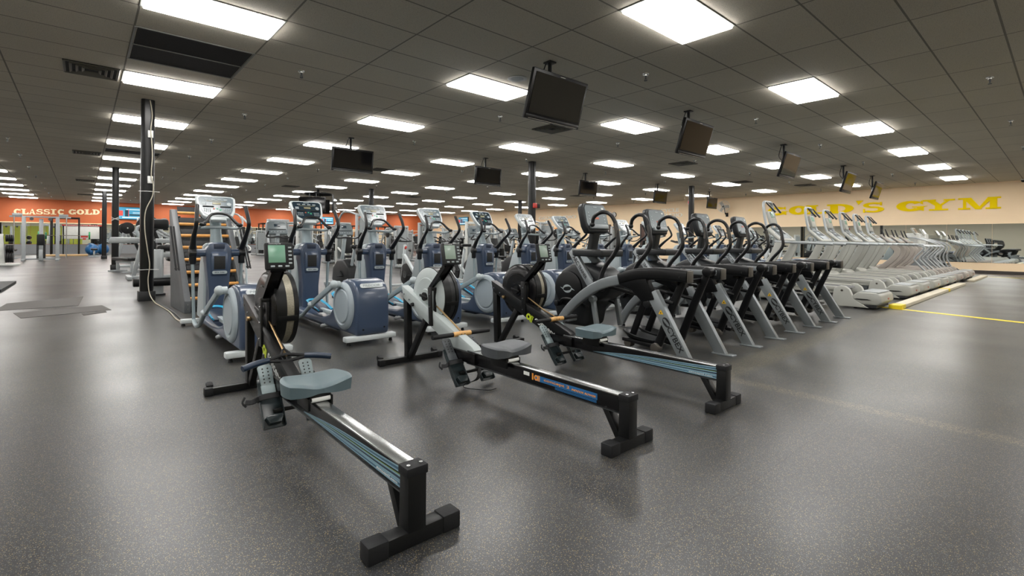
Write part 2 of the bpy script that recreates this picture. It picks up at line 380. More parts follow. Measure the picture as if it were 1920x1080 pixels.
# lime feature band of the back wall (seen in the mirrors)
MB().box((-4.5, YB + 0.01, 1.3), (9, 0.02, 2.4)).out('wall_back_panel', 'lime', kind='structure')
# mirrors
y = 10.4
n = 0
while y > -1.0:
    o = MB().box((XW - 0.006, y - 1.22 / 2, 1.115), (0.012, 1.212, 1.43)).out('wall_mirror', 'mirror', None, f'tall frameless mirror sheet on the beige wall, {ORD[n]} from its left end', 'mirror', 'mirror sheets on the beige wall'); y -= 1.22; n += 1
x = -6.0; n = 0
while x < 22.8:
    if not (5.6 < x < 6.0):
        MB().box((x + 0.9, YW - 0.03, 1.26), (1.79, 0.012, 1.28)).out('wall_mirror', 'mirror', None, f'mirror sheet under the orange band of the far wall, {ORD[n]} from the left', 'mirror', 'mirror sheets on the far wall')
        n += 1
    x += 1.8
# pale trim where orange meets mirrors
MB().box(((XW + XL) / 2, YW - 0.03, 1.93), (XW - XL - .1, 0.03, 0.05)).out('trim_1', 'letcream', kind='structure')

# recessed lights
def light_proto():
    t = thing('ceiling_light', '', 'ceiling light')
    m = MB(); 
    for a in (-1, 1):
        m.box((a * 0.602, 0, -0.004), (0.02, 0.615, 0.012), 0.002); m.box((0, a * 0.297, -0.004), (1.185, 0.02, 0.012), 0.002)
    m.out('frame', 'frame', t)
    MB().box((0, 0, -.017), (1.17, 0.57, 0.036), .010).out('diffuser', 'lamp', t); return t
LP = None
for iv, v in enumerate(range(-9, 20, 3)):
    for ik, k in enumerate(range(-15, 56, 5)):
        X = OX + (v + .5) * 1.2192; Y = OY + (k + .5) * .6096
        if Y > YW - .4 or Y < YB + .4: continue
        row = f'ceiling light panel, {ORD[ik]} from the near end, {ORD[9 - iv]} line from the beige wall'
        if LP is None: LP = light_proto(); LP.location = (X, Y, CEIL); tag(LP, row, None, 'recessed ceiling light panels')
        else: dup(LP, (X, Y, CEIL), 0, row)
# sprinklers
sp = None
for i, X in enumerate((-8.6, -5.0, -1.35, 2.29, 5.91, 9.55, 13.15, 16.8, 20.3, 23.9)):
    for j in range(13):
        Y = 0.73 + 3.045 * j
        if X < -4 and Y < 17: continue
        lab = f'chrome ceiling sprinkler, {ORD[j]} from the near end, {ORD[i]} line from the left'
        if sp is None:
            sp = thing('fire_sprinkler', lab, 'sprinkler', (X, Y, CEIL), 0, 'ceiling fire sprinklers')
            MB().lathe([(0, 0), (.045, 0), (.043, -.008), (.03, -.012), (.027, -.03), (0, -.03)], (0, 0, 0), n=16).out('cup', 'steel', sp)
            MB().cyl((0, 0, -.03), (0, 0, -.075), .012, .009, 10).cyl((0, 0, -.088), (0, 0, -.094), .022, None, 12).tube([(-.012, 0, -.06), (-.017, 0, -.075), (-.008, 0, -.09)], .003, 6).tube([(.012, 0, -.06), (.017, 0, -.075), (.008, 0, -.09)], .003, 6).out('spray_head', 'dsteel', sp)
        else: dup(sp, (X, Y, CEIL), 0, lab)
# air vents (square louvred diffusers)
def vent(x, y, lab, s=0.6):
    t = thing('air_vent', lab, 'air vent', (x, y, CEIL), 0, 'louvred ceiling air vents')
    MB().box((0, 0, -.004), (s, s * .97, .006)).out('backing', 'ventdk', t)
    m = MB()
    for k in range(4):
        a = s / 2 - .015 - k * .065
        for sx in (-1, 1):
            m.box((sx * a, 0, -.012), (.03, 2 * a + .03, .012), .002, (0, sx * .5, 0)); m.box((0, sx * a, -.012), (2 * a, .03, .012), .002, (-sx * .5, 0, 0))
    m.out('louvre', 'ventm', t); return t
for x, y, l in ((0.084, 8.7, 'louvred square air vent left of the near black column'), (.08, 17.25, 'louvred air vent left of the dark ceiling slot'), (.08, 25.67, 'third louvred air vent along the left line, above the rack area'),
                (.08, 34.1, 'small far louvred vent near the orange wall on the left'), (7.35, 6.85, 'louvred air vent just behind the largest television'), (13.4, 7.3, 'louvred air vent below the second television from the near end'),
                (19.05, 8.03, 'louvred air vent left of the angled television near the wall fan'), (21.85, 6.77, 'louvred air vent closest to the beige wall'), (7.5, 14.6, 'louvred air vent right of the wide black television'),
                (8.7, 25.0, 'louvred air vent beyond the ring of televisions'), (13.47, 22.55, 'louvred air vent deep in the middle of the hall'), (6.93, 21.9, 'louvred air vent left of the ring of televisions'), (19.1, 16.0, 'louvred air vent above the far exit door')):
    vent(x, y, l)
def grille(x, y, w, d, lab, n=1):
    t = thing('return_air_grille', lab, 'air vent', (x, y, CEIL))
    for k in range(n):
        MB().box((0, k * .61, -.004), (w - .04, .57, .005)).out('mesh_panel', 'grille', t)
    m = MB(); 
    for k in range(n + 1): m.box((0, k * .61 - .305, -.006), (w, .02, .01))
    for sx in (-1, 1): m.box((sx * (w / 2), (n - 1) * .305, -.006), (.02, .61 * n, .01))
    m.out('grille_frame', 'frame', t)
grille(1.03, 6.876, 1.2, .6, 'pair of black return-air grilles between the two nearest left light panels', 2)
grille(1.03, 16.30, 1.2, .6, 'dark return-air slot beyond the near black column')
t = thing('ceiling_speaker', 'round flush ceiling speaker beside the large near television', 'speaker', (4.71, 5.07, CEIL))
MB().lathe([(.09, -.002), (.135, -.002), (.14, -.008), (.13, -.012), (.09, -.008)], (0, 0, 0), n=28).out('rim', 'offw', t)
MB().cyl((0, 0, -.002), (0, 0, -.008), .095, None, 28).out('mesh_grille', 'shroud', t)
t = thing('security_camera', 'small dark dome camera at the ceiling edge over the beige wall', 'camera', (25.1, 1.08, CEIL))
MB().cyl((0, 0, 0), (0, 0, -.04), .07).out('mount', 'offw', t); MB().ball((0, 0, -.05), .06).out('dome', 'blackgloss', t)

# columns
def column(x, y, lab):
    t = thing('support_column', lab, 'column', (x, y, 0))
    m = MB(); m.prism(rr(.19, .19, .055, 4), 0, CEIL, 'z'); m.out('shaft', 'column', t)
    MB().prism(rr(.24, .24, .02, 2), 0, .16, 'z', .004).out('base_cover', 'colbase', t)
    return t
cA = column(.83, 10.0, 'nearest black column with white cable and outlet boxes')
for x, y, l in ((.83, 20.3, 'second black column on the left, wrapped with white cord'), (.83, 30.8, 'third black column on the left, nearest the orange wall'), (10.0, 10.1, 'black column in the middle with a red alarm box'), (19.05, 10.0, 'black column near the cycle studio lettering'),
                (10, 20.4, 'slim far black column between two televisions'), (19.05, 20.2, 'distant black column left of the one with the alarm box'), (10, 30.7, 'farthest middle black column before the orange wall'), (-8.4, 30.8, 'black column at the far left side'), (19.05, 30.5, 'farthest black column by the wall corner')):
    c = column(x, y, l)
    if x == 10.0 and y == 10.1:
        MB().box((.0, -.13, 2.08), (.12, .07, .14), .01).out('alarm_box', 'red', c, 'red fire alarm box'); MB().box((.13, -.12, 2.07), (.1, .08, .12), .01).out('strobe', 'rubber', c)
    if y == 20.3 and x < 1:
        MB().tube([(-.11, -.12, 1.72), (0, -.14, 1.66), (.12, -.12, 1.62)], .008, 6).tube([(-.11, -.12, 1.6), (0, -.14, 1.68), (.12, -.12, 1.74)], .008, 6).tube([(-.11, -.12, 1.66), (.12, -.12, 1.68)], .008, 6).out('cord_tie', 'white', c)
for z, l in ((2.78, 'white outlet box high on the nearest black column'), (2.02, 'white outlet box lower on the nearest black column')):
    b = MB().box((.86, 9.888, z), (.075, .04, .12), .006).out('outlet_box', 'white', None, l, 'outlet box')
MB().tube([(.85, 9.88, 3.34), (.88, 9.87, 3.1), (.86, 9.853, 2.86), (.87, 9.85, 2.7), (.885, 9.86, 2.4), (.87, 9.85, 2.1), (.90, 9.85, 1.95), (.89, 9.85, 1.75), (.80, 9.86, 1.5), (.79, 9.86, 1.2), (.83, 9.86, .85), (.86, 9.86, .6), (.84, 9.86, .35), (.86, 9.8, .12), (.9, 9.5, .015), (.92, 9.0, .012), (.95, 8.2, .012), (.93, 7.4, .012), (.97, 6.95, .012)], .0075, 8, 5).out('power_cable', 'cable', None, 'off-white power cable hanging down the nearest black column and along the floor', 'cable')
MB().tube([(.93, 9.3, .012), (.97, 8.6, .014), (.99, 7.9, .014), (.98, 7.3, .014), (1.0, 6.98, .014)], .012, 8, 5).out('floor_conduit', 'dsteel', None, 'grey flexible conduit on the floor running from the column to the ellipticals', 'cable')
for z, l in ((1.82, 'upper'), (.52, 'lower')):
    MB().tube([(.70, 9.87, z), (.83, 9.87, z + .005), (.99, 9.87, z)], .005, 6).out('cable_tie', 'white', None, f'{l} white tie around the nearest black column', 'cable tie')

# ------------------------------------------------------------------ televisions
def tv(x, y, z, w, h, tilt, lab, post=True, rz=0):
    t = thing('hanging_television', lab, 'television', (x, y, 0), rz, 'televisions hanging from the ceiling')
    L = Matrix.Translation((0, 0, z)) @ Matrix.Rotation(-tilt, 4, 'X')
    m = MB(); m.M = L; m.box((0, .02, 0), (w, .05, h), .012); m.box((0, .05, -.02), (w * .75, .05, h * .7), .015)
    m.box((0, -.002, -h / 2 + .03), (w * .98, .012, .05), .004); m.out('casing', 'tvframe', t)
    m = MB(); m.M = L; m.box((0, -.008, .02), (w - .08, .006, h - .12)); m.out('screen', 'tvscreen', t)
    m = MB(); m.M = L; m.box((0, -.011, -h / 2 + .012), (w * .9, .004, .006)); m.box((-.0, -.012, h / 2 - .025), (.09, .003, .008)); m.out('trim_line', 'steel', t)
    m = MB(); m.cyl((0, .14, z - .05), (0, .14, CEIL), .025, None, 12); m.box((0, .14, CEIL - .01), (.12, .12, .02), .004); m.box((0, .1, z), (.2, .06, .2), .005); m.out('ceiling_mount', 'black', t)
    m = MB(); m.tube([(-w * .2, .1, z + .1), (-.12, .2, z + .25), (-.03, .17, CEIL)], .008, 6, 4); m.out('cord', 'black', t)
    return t
for i, (x, w, h) in enumerate(((4.60, 1.0, .60), (8.14, .98, .60), (12.55, .95, .58), (17.2, .95, .60), (20.45, .95, .58))):
    tv(x, 4.2, 2.84, w, h, -.29, ('largest black television, hanging nearest, tilted down', 'second hanging television from the left in the near row, tilted down', 'third television of the near row, over the right ellipticals', 'fourth television of the near row, reflecting the yellow lettering', 'television nearest the beige wall, last of the near row')[i])
for i, (x, w, h) in enumerate(((4.65, .98, .52), (8.6, .92, .5), (12.95, .92, .5), (17.4, .92, .5), (21.7, .9, .5))):
    tv(x, 10.4, 2.83, w, h, -.1, ('wide black television above the second and third ellipticals', 'black television of the far row, left of the middle column', 'black television of the far row above the arc machines', 'small far television beside the black column at the cycle studio', 'small far television by the red exit sign')[i])
# ring of televisions
t = thing('television_ring', 'round black ceiling ring carrying televisions in the middle of the hall', 'television mount', (8.4, 22.6, 0))
m = MB(); m.tube([(.62 * math.cos(a), .62 * math.sin(a), 3.16) for a in [k * PI / 16 for k in range(33)]], .04, 8)
for a in (0, 2.1, 4.2): m.bar((0, 0, 3.17), (.62 * math.cos(a), .62 * math.sin(a), 3.17), .05, .04)
m.cyl((0, 0, 3.1), (0, 0, CEIL), .05)
m.out('ring_frame', 'black', t)
for i, (a, l) in enumerate(((-2.27, 'television on the ceiling ring facing the camera'), (-.5, 'television on the ceiling ring turned to the right, seen edge on'), (1.3, 'television on the far side of the ceiling ring'))):
    r = thing('hanging_television', l, 'television', (8.4 + .73 * math.cos(a), 22.6 + .73 * math.sin(a), 0), a + PI / 2, 'televisions on the ceiling ring')
    MB().box((0, 0, 2.62), (1.2, .07, .68), .012).out('casing', 'tvframe', r); MB().box((0, -.037, 2.63), (1.14, .006, .6)).out('screen', 'tvscreen', r)
    MB().box((0, .05, 2.6), (.4, .04, .4), .01).bar((-.15, .06, 2.6), (-.15, .06, 3.14), .04, .02).bar((.15, .06, 2.6), (.15, .06, 3.14), .04, .02).out('bracket', 'dsteel', r)
# lit wall screens
def wallscreen(M4, w, h, lab):
    t = thing('wall_television', lab, 'television'); t.matrix_world = M4
    MB().box((0, 0, -.03), (w, h, .06), .01).out('casing', 'tvframe', t)
    MB().box((0, 0, .002), (w - .06, h - .06, .006)).out('picture', 'scr_blue', t)
    MB().box((-w * .38, 0, .007), (w * .16, h * .4, .004)).box((-w * .1, h * .05, .007), (w * .02, h * .6, .004)).out('picture_red', 'scr_red', t)
    MB().box((w * .12, h * .3, .007), (w * .62, h * .08, .004)).box((w * .05, -h * .33, .007), (w * .75, h * .09, .004)).box((w * .2, 0, .007), (w * .3, h * .03, .004)).box((w * .2, .08 * h, .007), (w * .3, h * .03, .004)).out('picture_light', 'scr_white', t)
    MB().box((w * .17, -h * .13, .006), (w * .5, h * .12, .004)).box((-w * .17, 0, .006), (w * .12, h * .5, .004)).out('picture_dark', 'scr_dark', t)
wallscreen(frame_m((2.5, YW - .09, 2.68), (1, 0, 0), (0, 0, 1)), 1.5, .84, 'lit television on the orange wall right of the cream lettering')
wallscreen(frame_m((15.8, YW - .09, 2.64), (1, 0, 0), (0, 0, 1)), 1.1, .62, 'lit television on the orange wall in the middle of the hall')
TVY, TVZ, TVW, TVH = 34.14, 2.76, 1.41, 0.68
wallscreen(frame_m((XW - .09, TVY, TVZ), (0, -1, 0), (0, 0, 1)), TVW, TVH, 'lit television on the beige wall near the corner')

# ------------------------------------------------------------------ wall lettering: slab-serif glyphs built from strokes, unit height, per-glyph width
def glyph(m, ch, x, w, h, T):
    """T maps (u, v, depth) to world; builds glyph with overlapping prisms"""
    st = .27 * w if ch not in 'IM' else (.36 * w if ch == 'I' else .15 * w); thin = .15 * h; sr = .14 * h
    cnt = [0]
    def poly(p):
        cnt[0] += 1; dd = .03 + .0004 * cnt[0]
        t = bmesh.new(); A = [t.verts.new(T(x + u, v, 0)) for u, v in p]; B = [t.verts.new(T(x + u, v, dd)) for u, v in p]
        n = len(p); t.faces.new(A); t.faces.new(B[::-1])
        for i in range(n): t.faces.new((A[i], B[i], B[(i + 1) % n], A[(i + 1) % n]))
        bmesh.ops.recalc_face_normals(t, faces=t.faces); m._in(t)
    def rect(a, b, c, d): poly([(a, b), (c, b), (c, d), (a, d)])
    def ring(a0, a1, n=22, cx=.5, cy=.5, rx=.5, ry=.5, tx=.33, ty=.22):
        for k in range(n):
            p = []
            for q, o in ((k, 0), (k + 1, 0), (k + 1, 1), (k, 1)):
                a = math.radians(a0 + (a1 - a0) * q / n); p.append(((cx + (rx - (tx if o else 0)) * math.cos(a)) * w, (cy + (ry - (ty if o else 0)) * math.sin(a)) * h))
            poly(p)
    if ch == 'O': ring(0, 360, 30)
    elif ch in 'CG':
        ring(38, 322); poly([(.86 * w, .98 * h), (.92 * w, .98 * h), (.92 * w, .6 * h), (.82 * w, .74 * h)])
        if ch == 'G': poly([(.55 * w, .46 * h), (1.08 * w, .46 * h), (.95 * w, .36 * h), (.95 * w, .0), (.84 * w, .08 * h), (.72 * w, .1 * h), (.72 * w, .36 * h), (.55 * w, .38 * h)])
        else: poly([(.92 * w, .28 * h), (.8 * w, .18 * h), (.84 * w, .1 * h), (.96 * w, .22 * h)])
    elif ch == 'L':
        rect(.15 * w, 0, .15 * w + st * 1.3, h); rect(0, h - sr, .6 * w, h); rect(0, 0, w, sr * 1.2); poly([(w, 0), (w, .42 * h), (.93 * w, .42 * h), (.72 * w, sr), (.72 * w, 0)])
    elif ch == 'D':
        rect(.12 * w, 0, .12 * w + st * 1.1, h); ring(-90, 90, 18, .42, .5, .58, .5, .30, .18); rect(0, h - sr * 1.2, .45 * w, h); rect(0, 0, .45 * w, sr * 1.2)
    elif ch == 'S':
        ring(30, 270, 18, .5, .72, .46, .28, .26, .155); ring(-150, 90, 18, .5, .30, .48, .30, .26, .155); rect(.44 * w, .44 * h, .56 * w, .60 * h)
        rect(.8 * w, .66 * h, .88 * w, h); rect(.05 * w, 0, .13 * w, .38 * h)
    elif ch == 'Y':
        poly([(.05 * w, h), (.32 * w, h), (.62 * w, .42 * h), (.4 * w, .42 * h)]); poly([(.8 * w, h), (.92 * w, h), (.6 * w, .42 * h), (.48 * w, .42 * h)])
        rect(.39 * w, 0, .61 * w, .46 * h); rect(.2 * w, 0, .8 * w, sr); rect(0, h - sr, .42 * w, h); rect(.66 * w, h - sr, w, h)
    elif ch == 'M':
        rect(.12 * w, 0, .2 * w, h); rect(.76 * w, 0, .93 * w, h); poly([(.1 * w, h), (.32 * w, h), (.58 * w, 0), (.42 * w, 0)]); poly([(.72 * w, h), (.86 * w, h), (.54 * w, 0), (.46 * w, 0)])
        rect(0, 0, .3 * w, sr); rect(.66 * w, 0, 1.02 * w, sr); rect(0, h - sr, .3 * w, h); rect(.72 * w, h - sr, 1.02 * w, h)
    elif ch == 'A':
        poly([(.4 * w, h), (.58 * w, h), (.92 * w, 0), (.68 * w, 0)]); poly([(.42 * w, h), (.5 * w, h), (.2 * w, 0), (.1 * w, 0)]); rect(.25 * w, .27 * h, .75 * w, .38 * h); rect(0, 0, .34 * w, sr); rect(.6 * w, 0, w, sr)
    elif ch == 'I': rect(.3 * w, 0, .7 * w, h); rect(0, 0, w, sr); rect(0, h - sr, w, h)
    elif ch == "'": poly([(.1 * w, h * 1.08), (.9 * w, h * 1.08), (.4 * w, .68 * h)])
def lettering(name, lab, layout, T, mt):
    t = thing(name, lab, 'lettering')
    for ch, x, w, h, yo in layout:
        m = MB(); glyph(m, ch, x, w, h, lambda u, v, d, yo=yo: T(u, v + yo, d))
        m.out('letter' if ch != "'" else 'apostrophe', mt, t)
TR = lambda u, v, d: (XW - .03 + (0.03 - d) , 9.75 - u, 2.38 + v)
lettering('wall_sign', 'large yellow slab-serif GOLD\'S GYM letters on the beige wall', [('G', .25, .86, .40, .01), ('O', 1.18, .80, .41, .01), ('L', 1.90, .78, .40, .02), ('D', 2.72, .98, .41, .01), ("'", 3.74, .34, .44, .05), ('S', 4.0, .76, .43, .0),
    ('G', 5.14, .90, .42, .0), ('Y', 5.96, .93, .43, .0), ('M', 6.98, 1.11, .44, .0)], TR, 'letyel')
TO = lambda u, v, d: (-3.15 + u, YW - d, 2.36 + v)
lettering('wall_sign', 'cream slab-serif CLASSIC GOLD\'s letters on the orange wall', [(c, .02 + k * .325, .31 if c != 'I' else .26, .33, .03 + .011 * k) for k, c in enumerate('CLASSIC')] + [(c, 2.48 + k * .385, .365, .33, .12 + .015 * k) for k, c in enumerate('GOLD')] + [("'", 4.0, .14, .36, .18), ('S', 4.12, .24, .24, .18)], TO, 'letcream')
def rtext(s, ya, yb, z, h, lab):
    t = thing('wall_sign', lab, 'lettering')
    text('letters', s, abs(yb - ya), h, frame_m((XW - .02, (ya + yb) / 2, z), (0, -1, 0), (0, 0, 1)), 'letwhite', t, .02)
rtext('CYCLE', 15.25, 14.1, 2.87, .20, 'white CYCLE STUDIO lettering high on the beige wall, upper line')
rtext('STUDIO', 15.3, 13.9, 2.58, .20, 'white STUDIO word under the word CYCLE on the beige wall')
rtext('GGX STUDIO', 25.0, 21.5, 2.73, .22, 'white GGX STUDIO lettering far along the beige wall')
# wall clock, fan, exit signs, doors
t = thing('wall_clock', 'round white wall clock with black rim on the beige wall', 'clock', (XW, 18.43, 2.75))
MB().cyl((-.04, 0, 0), (0, 0, 0), .17, None, 32, .006).out('rim', 'black', t); MB().cyl((-.046, 0, 0), (-.03, 0, 0), .15, None, 32).out('face', 'white', t)
MB().bar((-.05, 0, 0), (-.05, .03, .1), .006, .01).bar((-.05, 0, 0), (-.05, -.07, -.03), .006, .01).out('hands', 'black', t)
t = thing('wall_fan', 'oscillating wire-cage wall fan on the beige wall', 'fan', (XW, 11.45, 2.85))
m = MB(); c0 = Vector((-.42, 0, .05)); ax = Vector((-1, -.15, 0)).normalized(); q = ax.to_track_quat('Z', 'Y').to_matrix().to_4x4()
m.M = Matrix.Translation(c0) @ q
for r_, z_ in ((.30, 0), (.29, .05), (.2, .09), (.1, .1), (.29, -.05), (.15, -.09)): m.tube([(r_ * math.cos(k * PI / 16), r_ * math.sin(k * PI / 16), z_) for k in range(33)], .005, 5)
for k in range(20):
    a = k * PI / 10; m.tube([(.04 * math.cos(a), .04 * math.sin(a), .1), (.2 * math.cos(a), .2 * math.sin(a), .09), (.3 * math.cos(a), .3 * math.sin(a), 0), (.15 * math.cos(a), .15 * math.sin(a), -.09)], .003, 4)
m.out('cage', 'cream', t)
m = MB(); m.M = Matrix.Translation(c0) @ q
for k in range(3):
    m.M = Matrix.Translation(c0) @ q @ Matrix.Rotation(k * 2 * PI / 3, 4, 'Z'); m.box((.15, 0, 0), (.22, .15, .01), .004, (.35, 0, 0))
m.out('blades', 'tread2', t)
m = MB(); m.cyl(c0, c0 + Vector((.18, .02, 0)), .07, .05); m.tube([c0 + Vector((.1, 0, -.05)), (-.2, 0, -.3), (0, 0, -.35)], .025, 8, 4); m.box((-.015, 0, -.35), (.03, .12, .2), .005); m.out('motor_bracket', 'black', t)
t = thing('exit_sign', 'red exit sign under the ceiling by the cycle studio', 'exit sign', (XW - .6, 13.1, 3.2))
MB().box((0, 0, 0), (.05, .34, .22), .008).cyl((0, 0, .1), (0, 0, .161), .015).out('housing', 'white', t)
text('exit_lettering', 'EXIT', .26, .13, frame_m((-.03, 0, 0), (0, -1, 0), (0, 0, 1)), 'exit', t, .003)
for y0, wd, l in ((19.3, 1.1, 'dark brown door in the beige wall below the clock'), (16.0, .9, 'brown door beside the studio lettering')):
    t = thing('wall_door', l, 'door', (XW, y0, 0))
    MB().box((-.03, 0, 1.02), (.06, wd, 2.04), .005).out('door_leaf', 'doorm', t); m = MB()
    for s_ in (-1, 1): m.box((-.04, s_ * (wd / 2 + .04), 1.04), (.08, .08, 2.1), .005)
    m.box((-.04, 0, 2.1), (.08, wd + .16, .08), .005); m.out('door_frame', 'base', t)
    MB().bar((-.1, wd * .3, 1.0), (-.1, wd * .42, 1.0), .02, .02).out('handle', 'steel', t)
for y0 in (24.2,):
    t = thing('wall_poster', 'orange poster board on the beige wall past the studio lettering', 'poster', (XW, y0, 1.75)); MB().box((-.02, 0, 0), (.03, 2.2, .5), .004).out('board', 'orangeprint', t)
t = thing('notice_board', 'white club notice board with red header near the far orange wall', 'notice board', (.0, 40.2, 0))
MB().box((0, 0, 1.35), (1.9, .05, .8), .01).out('board', 'boardm', t); MB().box((0, -.03, 1.8), (1.95, .05, .08), .01).out('header', 'red', t)
text('header_lettering', 'FITNESS CLASS RULES', 1.5, .05, frame_m((0, -.06, 1.8), (1, 0, 0), (0, 0, 1)), 'whitelogo', t)
MB().box((.1, -.03, 1.1), (.35, .01, .12)).box((.1, -.03, .95), (.15, .01, .1)).out('notice', 'red', t)
m = MB(); m.box((-.9, 0, .9), (.06, .06, 1.8)).box((.9, 0, .9), (.12, .06, 1.8)); m.out('post', 'black', t)

# floor marks
def flatq(name, pts, z, mt, lab, cat, th=.004):
    m = MB(); m.prism(pts, 0, th, 'z'); return m.out(name, mt, None, lab, cat, loc=(0, 0, z))
def quadpx(*_): pass
flatq('floor_mat', [(-.95, 9.75), (-.90, 10.75), (.02, 11.25), (-.04, 9.82)], 0, 'matgrey', 'flat brown-grey floor mat, upper one of three on the left', 'mat')
flatq('floor_mat', [(-.60, 8.7), (-.72, 9.35), (.24, 9.65), (.33, 8.95)], 0, 'matgrey', 'flat brown-grey floor mat, middle one of three on the left', 'mat')
flatq('floor_mat', [(.02, 8.55), (.0, 8.75), (.26, 8.95), (.27, 8.72)], 0, 'matgrey', 'small sliver of brown-grey mat, nearest of three on the left', 'mat')
flatq('rubber_platform', [(-3.2, 12.9), (-3.2, 15.6), (-1.14, 15.4), (-1.17, 13.0)], 0, 'rubber', 'black rubber platform cut off by the left picture edge', 'platform', .05)
# yellow tape and curbs at the treadmills
flatq('floor_tape', [(10.16, 2.1), (10.28, 2.1), (9.72, -.1), (9.58, -.1)], 0, 'tapem', 'yellow tape line crossing the floor in front of the nearest treadmill', 'tape', .003)
MB().box((22.9, .6, .0015), (.1, 2.6, .003)).out('floor_tape', 'tapem', None, 'far thin yellow tape line beyond the last treadmill', 'tape')
MB().box((13.85, 1.83, .03), (7.4, .16, .06), .008).out('floor_curb', 'curb', None, 'long pale wooden curb along the treadmill ends', 'curb')
MB().box((21.0, 1.83, .03), (3.3, .16, .06), .008).out('floor_curb', 'curb', None, 'short pale curb beyond the last treadmill', 'curb')
MB().box((10.25, 1.83, .032), (.3, .17, .066), .004).out('floor_tape', 'tapem', None, 'yellow tape wrapped over the near end of the curb', 'tape')
MB().box((14.9, 1.83, .032), (.2, .17, .066), .004).out('floor_tape', 'tapem', None, 'small yellow tape patch in the middle of the curb', 'tape')
# ------------------------------------------------------------------ rowing machines (local: x right, y towards flywheel, z up, origin under the rear foot)
def rower(X, Y0, X1, style, lab, seat_y, hand):
    """style: dict of materials; the machine runs from (X, Y0) at the rear foot towards +y"""
    ang = math.atan2(-(X1 - X), 2.24)
    t = thing('rowing_machine', lab, 'rowing machine', (X, Y0, 0), ang, 'rowing machines')
    g = style
    # rail
    m = MB(); m.box((0, .66, .217), (.054, 1.34, .082), .003); m.box((0, .66, .176), (.064, 1.34, .006), .002)
    m.box((-.01, 1.38, .215), (.06, .30, .075), .003); rail = m.out('monorail', 'blackgloss', t)
    MB().box((0, .66, .2605), (.060, 1.34, .008), .002).out('rail_top', 'steel', t)
    MB().box((0, .66, .1715), (.068, 1.34, .005)).out('lower_flange', 'dsteel', t)
    m = MB(); m.box((0, .0, .257), (.084, .065, .032), .004); m.out('rail_end_cap', 'rubber', t)
    MB().cyl((-.025, -.01, .272), (-.025, -.01, .277), .007).cyl((.025, -.01, .272), (.025, -.01, .277), .007).out('screw', 'steel', t)
    m = MB(); m.prism([(-.03, .05), (.035, .05), (.03, .245), (-.03, .245)], -.036, .036, 'x', .003)
    m.out('rear_leg', 'black', t)
    m = MB(); m.bar((0, .13, .18), (0, .045, .045), .055, .035, .003); m.out('rear_brace', 'black', t)
    m = MB(); m.bar((-.165, 0, .03), (.165, 0, .03), .06, .055, .004, (0, 1, 0)); f = m.out('rear_foot', 'black', t)
    for s in (-1, 1): MB().box((s * .145, 0, .031), (.075, .066, .062), .006).out('foot_cap', 'rubber', f)
    # flywheel beam
    bm_ = MB(); bm_.prism([(2.30, .655), (2.275, .552), (1.50, .222), (1.26, .266), (1.29, .290)], -.062, .008, 'x', .003)
    beam = bm_.out('flywheel_beam', g['beam'], t)
    if g.get('slot'):
        b = MB(); b.bar((-.03, 2.02, .548), (-.03, 1.78, .446), .02, .004); b.out('chain_slot', 'ventdk', beam)
    for p in ((-.064, 2.16, .545), (-.064, 2.25, .585)):
        MB().cyl(p, (p[0] - .006, p[1], p[2]), .007, None, 10).out('bolt', 'steel', beam)
    MB().cyl((-.062, 2.10, .51), (-.085, 2.10, .51), .017, .015, 14, .003).out('knob', 'rubber' if g['beam'] == 'beamgrey' else 'brass', beam)
    # front legs and foot
    MB().bar((-.027, 2.26, .57), (-.027, 2.23, .04), .05, .06, .004).out('front_leg', 'black', t)
    MB().bar((-.027, 1.95, .40), (-.027, 2.20, .04), .04, .05, .004).out('front_leg', 'black', t)
    m = MB(); m.bar((-.31, 2.23, .028), (.31, 2.23, .028), .05, .045, .003, (0, 1, 0)); ff = m.out('front_foot', 'black', t)
    for s in (-1, 1):
        MB().box((s * .285, 2.23, .028), (.05, .056, .05), .005).out('foot_cap', 'rubber', ff)
        c = MB(); c.bar((s * .27, 2.26, .05), (s * .27, 2.30, .065), .04, .02, .003); c.cyl((s * .27 - .012, 2.30, .05), (s * .27 + .012, 2.30, .05), .025, None, 16, .003); c.out('caster', 'rubber', ff)
    # flywheel
    c = (0, 1.96, .588); A = (1, 0, 0)
    m = MB(); m.lathe([(0, -.035), (.06, -.035), (.065, -.03), (.15, -.03), (.156, -.024), (.215, -.018), (.235, -.004), (.238, .01), (0, .01)], (.0, c[1], c[2]), A, 48)
    cov = m.out('flywheel_cover', g['cover'], t)
    MB().lathe([(.232, .055), (.236, .055), (.236, .115), (.232, .115)], (.0, c[1], c[2]), A, 48).out('perforated_band', g['band'], t)
    m = MB()
    for r0, r1, x0, x1 in ((.20, .242, .0, .062), (.215, .242, .108, .135)):
        m.lathe([(r0, x0), (r1, x0), (r1, x1), (r0, x1), (r0, x0)], (0, c[1], c[2]), A, 48)
    for a in (20, 100, 190, 280):
        q = math.radians(a); m.box((.065, c[1] + .238 * math.cos(q), c[2] + .238 * math.sin(q)), (.12, .035, .012), .002, (q - PI / 2, 0, 0))
    m.out('cage_hoop', 'black', t)
    MB().lathe([(0, .165), (.09, .165), (.1, .16), (.2, .14), (.236, .125), (.236, .12), (0, .12)], (0, c[1], c[2]), A, 48).out('side_housing', g['side'], t)
    m = MB(); m.cyl((-.05, c[1], c[2]), (-.01, c[1], c[2]), .035, .03); m.bar((-.055, c[1] + .05, c[2] + .01), (-.055, c[1] - .06, c[2] - .01), .012, .02, .002); m.cyl((.16, c[1], c[2]), (.175, c[1], c[2]), .03); m.out('axle_mount', 'black', t)
    # uprights and monitor arm
    m = MB()
    for s in (-.066, .026): m.bar((s, 1.82, .37), (s, 1.84, .675), .012, .05, .002)
